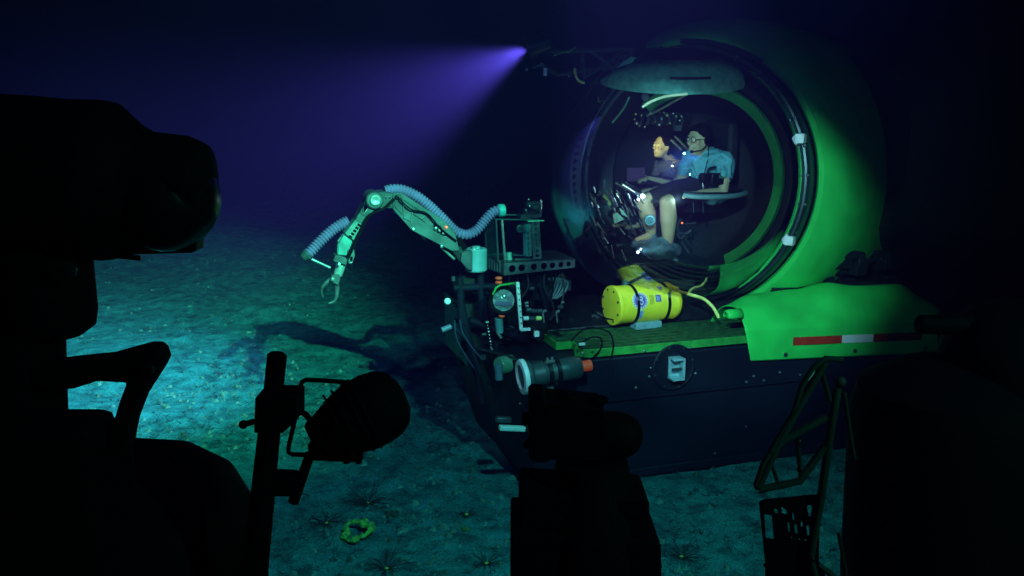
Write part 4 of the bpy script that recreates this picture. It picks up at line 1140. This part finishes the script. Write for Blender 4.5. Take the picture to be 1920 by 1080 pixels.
# ------------------------------------------------------------------ yellow canister strapped on the grating
def canister():
    zc = DZ+.035+.145
    a = atz(1146, 573, zc); c = atz(1262, 562, zc); d = (c-a).normalized(); L = (c-a).length
    r = .150
    t = thing('canister', (a+c)/2-Z*(r+.035), 'yellow green pressure canister with round purple badge, strapped on the deck grating', 'canister', None, YAW)
    k = MB(); k.lathe(a, d, [(.02, -.004), (r-.012, -.004), (r+.004, .0), (r+.006, .006), (r+.006, .030), (r, .036), (r, L-.05), (r+.003, L-.046), (r+.003, L-.03), (r-.006, L-.008), (r-.03, L), (.02, L)], 64)
    k.build('shell', lime, t)
    x, y, dd = frame_of(d); y = Z; x = d.cross(Z)
    if x.dot(V) > 0: x = -x        # x toward the camera
    def surf(ax, ang, h=.002): # ang from horizontal toward camera, up positive
        return a+d*ax+(x*math.cos(ang)+Z*math.sin(ang))*(r+h)
    for i in range(8):
        an = i*.785+.4; k = MB(); p = a-d*.004+(x*math.cos(an)+Z*math.sin(an))*(r-.022); k.lathe(p, -d, [(.009, 0), (.009, .006), (.0001, .008)], 8); k.build('bolt', aludark, t)
    # curved decals
    def disc(ax, an, r0, r1, m, nm, h, n=40):
        k = MB(); vs = []; 
        for i in range(n):
            tt = 6.2832*i/n
            for q in (r0, (r0+r1)/2, r1): vs.append(surf(ax+q*math.cos(tt), an+q*math.sin(tt)/r, h))
        k.add(vs, [(i*3+j, ((i+1) % n)*3+j, ((i+1) % n)*3+j+1, i*3+j+1) for i in range(n) for j in range(2)]); return k.build(nm, m, t)
    bx, ba = .175, .36
    disc(bx, ba, .044, .068, white, 'badge_rim', .0020)
    disc(bx, ba, .048, .052, purple, 'badge_line', .0030)
    disc(bx, ba, .0005, .046, purple, 'badge', .0025)
    def stroke(pts, w, m, nm, h=.004):
        pp = spline([Vector((p[0], p[1], 0)) for p in pts], 5); k = MB(); vs = []
        for i, p in enumerate(pp):
            q = (pp[min(i+1, len(pp)-1)]-pp[max(i-1, 0)]).normalized(); nn = Vector((-q.y, q.x, 0))*w/2
            for e in (p-nn, p+nn): vs.append(surf(bx+e.x, ba+e.y/r, h))
        k.add(vs, [(2*i, 2*i+2, 2*i+3, 2*i+1) for i in range(len(pp)-1)]); return k.build(nm, m, t)
    stroke([(-.024, .012), (-.020, .026), (-.004, .026), (-.002, .012), (-.016, .002), (-.030, -.006)], .007, white, 'badge_mark')
    stroke([(.002, .026), (.016, .028), (.022, .016), (.010, .006), (.000, .004), (.018, -.004), (.024, -.018), (.010, -.030), (-.004, -.022), (-.012, -.010)], .007, white, 'badge_mark')
    stroke([(-.028, -.012), (-.020, -.026), (-.008, -.030)], .005, white, 'badge_mark')
    for i in range(18):
        an = i*.349; stroke([(.058*math.cos(an), .058*math.sin(an)), (.058*math.cos(an+.18), .058*math.sin(an+.18))], .006, purple, 'badge_letter', .0035)
    def patch(ax0, ax1, an0, an1, m, nm, h=.002):
        k = MB(); vs = []; n = 6
        for i in range(n+1):
            for q in (ax0, ax1): vs.append(surf(q, an0+(an1-an0)*i/n, h))
        k.add(vs, [(2*i, 2*i+1, 2*i+3, 2*i+2) for i in range(n)]); return k.build(nm, m, t)
    patch(.150, .205, -.66, -.16, paleblue, 'data_label')
    for i in range(5): patch(.158, .196-.006*(i % 3), -.25-.075*i, -.22-.075*i, purple, 'label_line', .003)
    patch(.315, .362, .22, .58, purple, 'blue_label')
    patch(.324, .330, .28, .52, white, 'label_line', .003); patch(.336, .340, .26, .52, paleblue, 'label_line', .003); patch(.346, .350, .26, .52, paleblue, 'label_line', .003)
    for i, w in enumerate((.05, .055, .045, .05)): patch(.262+.010*i, .2655+.010*i, .58-w*9, .60, mat('print_dark', (.05, .06, .05), .6), 'print_line', .002)
    # thin marker arc
    for f in (.245, .74):
        k = MB(); k.lathe(a+d*(L*f+.02), d, [(r+.003, -.012), (r+.009, -.011), (r+.009, .011), (r+.003, .012)], 48, closed=True); k.build('strap', blacksheen, t)
        k = MB(); k.box(a+d*(L*f+.02)+x*(r*.93)+Z*(r*.45), d*.012, x*.008, Z*.016); k.build('buckle', bright, t)
    k = MB(); k.box(a+d*(L*.5)-Z*(r+.012)+x*.06, d*.115, x*.05, Z*.026); k.build('saddle', mat('cleat_metal', (0, 0, 0)), t, bevel=.004)
    k = MB(); k.cyl(c-d*.002-Z*.01, c+d*.055-Z*.01, .030, .028, 20); k.build('orange_plug', orange, t)
    k = MB(); q0 = c+Z*.07-d*.0
    k.tube([q0, q0+d*.05, q0+d*.07+Z*.0], .010, 10); k.build('pipe_stub', aludark, t)
    k = MB(); k.tube([q0+d*.04, S(1296, 553, .35), S(1318, 560, .30), S(1336, 575, .25), S(1348, 596, .2)], .013, 10, smooth=6); k.build('pale_hose', tubeyel, t)
canister()

# ------------------------------------------------------------------ the vehicle carrying the camera: black foreground gear
def foredeck():
    t = thing('foredeck', (0, .4, 0), 'flat black foredeck under the foreground gear, below the frame', 'deck')
    b = MB(); b.box((0, .75, 1.50), (1.4, 0, 0), (0, .85, 0), (0, 0, .05)); b.build('deck_plate', black, t, bevel=.02)
    for x in (-1.2, 1.2):
        for y in (.1, 1.4):
            k = MB(); k.cyl((x, y, -.05), (x, y, 1.46), .06); k.build('leg', black, t)
foredeck()
DK = 1.56   # top of foredeck

def floodlight_left():
    Y = 1.25; s = Y/F
    t = thing('searchlight', (at(80, 700, Y).x, Y, DK), 'huge black searchlight housing at upper left with a knobbly rim', 'searchlight')
    a = at(-90, 325, Y); c = at(400, 350, Y); d = (c-a).normalized(); L = (c-a).length
    prof = [(60, 0), (128, 15), (150, 80), (150, 160), (147, 215), (149, 285), (146, 305), (112, 345), (96, 375), (92, 440), (84, 462), (78, 475), (30, 488), (.1, 490)]
    k = MB(); k.lathe(a, d, [(max(r*s, .0001), h/490*L) for r, h in prof], 40); k.build('housing', black, t)
    k = MB(); k.ball(at(310, 372, Y), (.075, .08, .075), 24); k.build('lens_dome', mat('smoked_glass', (.004, .006, .008), .25, 0, .1, spec=.3), t)
    k = MB(); k.plate([at(x, y, Y+.0) for x, y in ((225, 478), (360, 474), (368, 470), (371, 400), (384, 392), (300, 380))], [], (0, .03, 0)); k.build('diffuser', mat('smoked_panel', (.003, .006, .008), .5, 0, .1), t)
    k = MB()
    for i in range(5):
        an = i*1.257; 
    k.cyl(at(232, 478, Y)-Vector((.02, 0, 0)), at(236, 484, Y)+Vector((.02, 0, 0)), .004)
    k.build('latch', black, t)
    k = MB(); k.lathe(at(95, 628, Y), Z, [(60*s, 0), (82*s, .012), (88*s, .035), (88*s, .12), (70*s, .14)], 32); k.build('yoke_base', black, t)
    k = MB(); k.cyl(at(45, 1000, Y)*1.0, at(40, 610, Y), 88*s, 78*s); k.build('post', black, t)
    k = MB(); p = at(60, 1000, Y); k.cyl(Vector((p.x, p.y, DK-.01)), p, 62*s); k.build('post_foot', black, t)
    k = MB(); k.lathe(at(130, 505, Y-.07), (0, -1, 0), [(.012, 0), (.012, .006), (.0001, .008)], 10); k.build('bolt', aludark, t)
    k = MB(); k.bar(at(-20, 472, Y-.03), at(60, 470, Y-.03), .01, 22*s); k.build('side_bar', mat('bar_grey', (.010, .014, .020), .5), t)
    k = MB(); k.bar(at(-20, 505, Y-.03), at(68, 497, Y-.03), .01, 20*s); k.build('side_bar', mat('bar_grey', (0, 0, 0)), t)
floodlight_left()

def bracket_left():
    Y = 1.2
    t = thing('elbow_bracket', (at(180, 760, Y).x, Y, DK), 'black elbow-shaped bracket reaching over the seabed at left', 'bracket')
    pts = [(60, 690), (130, 682), (190, 676), (262, 656), (282, 656), (292, 664), (299, 682), (290, 700), (255, 755), (238, 800), (228, 850), (195, 850), (222, 756), (236, 719), (180, 716), (136, 730), (60, 735)]
    c0 = at(277, 688, Y); hl = circle(c0, Vector((1, 0, 0)), Vector((0, 0, 1)), .0075, 14)
    k = MB(); k.plate([at(x, y, Y) for x, y in pts], [], (0, .05, 0)); k.build('link', black, t, bevel=.004)
    k = MB(); k.lathe(at(277, 688, Y), (0, -1, 0), [(.011, 0), (.011, .01), (.007, .012), (.0001, .012)], 12); k.build('pin', mat('pin_dark', (.006, .012, .012), .4, .2), t)
    k = MB(); k.cyl(at(296, 684, Y+.02), at(300, 688, Y+.02), .004); k.build('bolt', black, t)
    p = at(210, 860, Y+.03)
    k = MB(); k.cyl((p.x, p.y, DK-.01), p+Z*.04, .03); k.build('post', black, t)
bracket_left()

def pods():
    # rounded pods at bottom left
    Y = 1.35; s = Y/F
    t = thing('ballast_pod', (at(200, 1000, Y).x, Y, DK), 'rounded black ballast pod filling the bottom left corner', 'pod')
    k = MB(); a = at(-250, 1090, Y); c = at(478, 1075, Y); d = (c-a).normalized(); L = (c-a).length
    k.lathe(a, d, [(.0001, 0), (150*s, .02), (250*s, .12), (285*s, .25), (290*s, L*.5), (272*s, L*.80), (235*s, L*.90), (160*s, L*.97), (.0001, L)], 48)
    k.build('shell', black, t)
    k = MB(); k.box(at(90, 930, Y-.15), (135*s*.85, 0, 0), (0, .05, 0), (0, 0, 150*s)); k.build('cover_box', black, t, bevel=.02)
    for x in (0, 400):
        k = MB(); p = at(x, 1080, Y); k.box((p.x, p.y, (DK+p.z-.15)/2), (.04, 0, 0), (0, .06, 0), (0, 0, (p.z-.15-DK)/2+.04)); k.build('saddle', black, t)
pods()

def lamp_on_pole():
    Y = 1.18; s = Y/F
    t = thing('pole_lamp', (at(470, 1080, Y).x, Y, DK), 'black lamp with wire guard clamped to a round pole, seen against the silt', 'lamp')
    A = lambda x, y, dy=0: at(x, y, Y+dy)
    b = A(476, 1090)
    k = MB(); k.lathe(A(520, 662), (b-A(520, 662)), [(14*s, 0), (19*s, .003), (19*s, .07), (22*s, .12), (27*s, (b-A(520, 662)).length)], 24); k.build('pole', black, t)
    k = MB(); k.cyl((b.x-.01, b.y, DK-.01), b+Z*.02, 30*s); k.build('pole_foot', black, t)
    k = MB(); k.plate([A(x, y, -.02) for x, y in ((478, 748), (482, 742), (536, 742), (556, 744), (556, 790), (530, 812), (476, 812))], [], (0, .05, 0)); k.build('clamp', black, t, bevel=.004)
    k = MB(); k.cyl(A(478, 790), A(452, 797), 6*s); k.ball(A(456, 796), 9*s); k.build('clamp_knob', black, t)
    k = MB(); k.tube([A(690, 722, .0), A(640, 716), A(600, 713), A(574, 712), A(566, 716), (A(562, 730)), A(552, 790), A(541, 838), A(541, 848), A(548, 852), A(590, 853)], 4.6*s, 10); k.build('wire_guard', black, t)
    k = MB(); k.tube([A(556, 772), A(570, 775), A(582, 788), A(590, 806)], 6*s, 10, smooth=4); k.build('cable', black, t)
    a = A(594, 822); c = A(752, 757); d = (c-a).normalized(); d = (d+Vector((0, .35, 0))).normalized()
    q = lambda r, h: (max(r*s, .0001), h*s)
    k = MB(); k.lathe(a, d, [q(30, -12), q(38, -6), q(42, 8), q(50, 26), q(56, 40), q(58, 42), q(64, 58), q(66, 62), q(70, 80), q(72, 84), q(74, 100), q(75, 128), q(70, 156), q(57, 177), q(34, 190), q(.1, 194)], 48); body_ = k.build('lamp_body', black, t)
    for h in (48, 66, 88, 104):
        k = MB(); k.lathe(a, d, [q(63+h*.11, h-2), q(66.5+h*.11, h-2), q(66.5+h*.11, h+2), q(63+h*.11, h+2)], 40, closed=True); k.build('band', mat('band_dark', (.004, .006, .008), .4, .2), t)
    k = MB(); k.box(A(596, 838), (14*s, 0, 0), (0, .02, 0), (0, 0, 16*s)); k.build('lamp_foot', black, t, bevel=.003)
    k = MB()
    for x in (650, 672): k.cyl(A(x, 845), A(x, 868), 7*s)
    k.bar(A(590, 856), A(680, 860), .02, 5*s); k.build('screw_clamp', black, t)
    k = MB(); k.cyl(A(668, 722), A(684, 708), 7*s); k.build('hinge', black, t)
    k = MB(); k.cyl(A(582, 850), A(550, 942), 10*s, 11*s); k.build('swing_bar', black, t)
    k = MB(); k.plate([A(x, y, -.01) for x, y in ((494, 893), (545, 895), (560, 900), (552, 932), (494, 932))], [], (0, .03, 0)); k.build('lower_clamp', black, t, bevel=.003)
    p = A(575, 716)
lamp_on_pole()

def centre_camera():
    Y = 1.15; s = Y/F
    t = thing('camera_housing', (at(1098, 1080, Y).x, Y, DK), 'black camera housing on a stepped black mount at bottom centre', 'camera housing')
    A = lambda x, y, dy=0: at(x, y, Y+dy)
    a = A(1000, 812); c = A(1216, 818); d = (c-a).normalized(); L = (c-a).length
    q = lambda r, h: (max(r*s, .0001), h*s)
    k = MB(); k.lathe(a, d, [q(30, -4), q(46, 0), q(48, 30), q(49, 130), q(48, 165), q(43, 188), q(32, 205), q(16, 214), q(.1, 217)], 48); k.build('housing', black, t)
    k = MB(); k.plate([A(x, y, -.035) for x, y in ((992, 756), (998, 750), (1020, 751), (1025, 758), (1130, 768), (1140, 790), (1140, 864), (1030, 862), (1024, 868), (1000, 866), (992, 858))], [], (0, .07, 0)); k.build('front_casing', black, t, bevel=.005)
    for x, y in ((1066, 741), (1124, 746)):
        k = MB(); k.lathe(A(x, y+26), Z, [q(8, 0), q(8, 16), q(16, 20), q(18, 26), q(14, 30), q(.1, 31)], 20); k.build('knob', black, t)
    k = MB(); k.cyl(A(1096, 768), A(1096, 758), 5*s); k.build('stud', black, t)
    k = MB(); k.lathe(A(994, 785), -d, [q(12, -6), q(14, 4), q(12, 16), q(.1, 18)], 16); k.lathe(A(998, 826), (-d-Z*.9), [q(8, -6), q(9, 12), q(6, 20), q(.1, 22)], 12); k.build('side_plug', black, t)
    k = MB(); k.lathe(A(1105, 1120), Z, [q(120, 0), q(108, 150), q(98, 200), q(88, 225), q(82, 250), q(76, 275), q(70, 300)], 40); k.build('turret', black, t)
    k = MB(); k.plate([A(x, y, -.05) for x, y in ((973, 932), (977, 925), (1195, 938), (1214, 940), (1218, 945), (1218, 1012), (973, 1000))], [], (0, .09, 0)); k.build('upper_step', black, t, bevel=.003)
    k = MB(); k.plate([A(x, y, -.06) for x, y in ((957, 1002), (961, 997), (1230, 1018), (1240, 1022), (1241, 1100), (957, 1100))], [], (0, .11, 0)); k.build('lower_step', black, t, bevel=.003)
    p = A(1098, 1098); k = MB(); k.box((p.x, p.y, (p.z+DK)/2), (.09, 0, 0), (0, .05, 0), (0, 0, (p.z-DK)/2+.01)); k.build('pedestal', black, t)
centre_camera()

def truss_right():
    Y = 1.30; s = Y/F
    t = thing('tube_frame', (at(1520, 1080, Y).x, Y, DK), 'dark welded tube frame tapering upward, right of the bare silt', 'frame')
    A = lambda x, y, dy=0: at(x, y, Y+dy)
    for pts, r in ((((1422, 912), (1470, 812), (1512, 738), (1548, 678)), 6), (((1417, 910), (1432, 868), (1488, 775), (1505, 720), (1525, 690), (1548, 672), (1580, 674)), 4.5),
                   (((1446, 846), (1475, 822), (1550, 782)), 6), (((1547, 836), (1500, 902), (1424, 918)), 6), (((1446, 868), (1458, 904)), 3), (((1496, 836), (1502, 892)), 4),
                   (((1570, 728), (1556, 815), (1540, 930), (1520, 1042)), 6.5), (((1542, 700), (1556, 752)), 4), (((1582, 735), (1596, 830), (1602, 860)), 4),
                   (((1520, 1048), (1535, 1100)), 5), (((1533, 1058), (1575, 1090)), 5), (((1572, 1000), (1592, 1100)), 3)):
        k = MB(); k.tube([A(x, y) for x, y in pts], r*s*1.3, 12); k.build('tube', foretube if r > 4.4 else mat('thin_tube', (.010, .020, .016), .6), t)
    for x, y, r in ((1576, 716, 11), (1420, 912, 7), (1522, 1048, 8), (1497, 828, 8), (1500, 880, 7)):
        k = MB(); k.ball(A(x, y), r*s, 14); k.build('joint', foretube if r == 11 else blacksheen, t)
    k = MB(); k.plate([A(x, y, -.004) for x, y in ((1512, 712), (1520, 700), (1530, 688), (1526, 702), (1516, 714))], [], (0, .004, 0)); k.build('clip_glint', white, t)  # glint on a metal clip, made as a white chip
    # valve block with openings
    out = [(1424, 942), (1434, 938), (1538, 928), (1534, 1100), (1440, 1100)]
    hs = [[(1433, 964), (1448, 966), (1452, 1012), (1436, 1010)], [(1513, 948), (1524, 947), (1522, 972), (1516, 968)], [(1451, 954), (1459, 955), (1460, 964), (1454, 964)],
          [(1465, 950), (1475, 957), (1477, 966), (1466, 964)], [(1485, 962), (1489, 961), (1491, 978), (1487, 976)], [(1477, 980), (1481, 980), (1482, 1000), (1478, 999)],
          [(1489, 984), (1495, 982), (1497, 1003), (1491, 1000)], [(1503, 976), (1507, 984), (1506, 990), (1501, 986)], [(1512, 986), (1518, 984), (1519, 1005), (1514, 1007)],
          [(1483, 1006), (1486, 1007), (1487, 1012), (1484, 1012)], [(1497, 1009), (1500, 1009), (1502, 1015), (1498, 1014)], [(1509, 1011), (1513, 1011), (1513, 1017), (1510, 1016)]]
    k = MB(); k.plate([A(x, y, .01) for x, y in out], [[A(x, y, .01) for x, y in h] for h in hs], (0, .004, 0)); k.build('valve_block', black, t)
    for x, y in ((1436, 1060), (1430, 944)):
        k = MB(); k.ball(A(x, y, .01), 5*s, 10); k.build('bolt', black, t)
    p = A(1500, 1098); k = MB(); k.box((p.x, p.y+.02, (p.z+DK)/2), (.045, 0, 0), (0, .02, 0), (0, 0, (p.z-DK)/2+.01)); k.build('foot', black, t)
truss_right()

def right_mass():
    Y = 1.45; s = Y/F
    t = thing('thruster_pod', (at(1800, 1000, Y).x, Y, DK), 'tall black thruster pod filling the bottom right corner', 'pod')
    A = lambda x, y, dy=0: at(x, y, Y+dy)
    base = A(1760, 1180); top = A(1790, 668)
    q = lambda r, h: (max(r*s, .0001), h)
    L = (top-base).length
    k = MB(); k.lathe(base, top-base, [q(190, 0), q(196, .1), q(190, L*.80), q(176, L*.90), q(110, L*.965), q(70, L*.985), q(.1, L*1.0)], 48); k.build('shell', black, t)
    k = MB(); k.lathe(A(1720, 608), A(1930, 612)-A(1720, 608), [q(14, 0), q(18, .004), q(19, .03), q(19, .2), q(10, .25)], 24); k.build('side_tube', black, t)
    k = MB(); k.ball(A(1895, 690), (.115, .13, .12), 32); k.build('fairing_cap', black, t)
    k = MB(); k.box(Vector((base.x, base.y, (DK+base.z)/2)), (.1, 0, 0), (0, .1, 0), (0, 0, abs(base.z-DK)/2+.01)); k.build('foot', black, t)
right_mass()

def snow():
    rnd = random.Random(77); b = MB()
    for i in range(110):
        p = Vector((rnd.uniform(-6, 3), rnd.uniform(2.5, 11), rnd.uniform(.2, 4.5))); q = rnd.uniform(.0008, .0018)
        b.add([p+Vector((q, 0, 0)), p+Vector((-q, 0, 0)), p+Vector((0, q, 0)), p+Vector((0, -q, 0)), p+Vector((0, 0, q)), p+Vector((0, 0, -q))],
              [(0, 2, 4), (2, 1, 4), (1, 3, 4), (3, 0, 4), (2, 0, 5), (1, 2, 5), (3, 1, 5), (0, 3, 5)])
    tag(b.build('drifting_particles', mat('particle', (.4, .45, .5), .9), smooth=False), kind='stuff')
snow()

# ------------------------------------------------------------------ sea water with fine silt
def haze():
    b = MB(); b.box((0, 30, 3.5), (62, 0, 0), (0, 52, 0), (0, 0, 4.8))
    m = bpy.data.materials.new('sea_haze'); m.use_nodes = True
    nt = m.node_tree; nt.nodes.remove(nt.nodes['Principled BSDF'])
    pv = nt.nodes.new('ShaderNodeVolumePrincipled')
    pv.inputs['Color'].default_value = (0.42, 0.12, 1.0, 1)
    pv.inputs['Density'].default_value = 0.028
    pv.inputs['Anisotropy'].default_value = 0.65
    nt.links.new(pv.outputs[0], nt.nodes['Material Output'].inputs['Volume'])
    o = b.build('haze', m, smooth=False); o['kind'] = 'stuff'
haze()
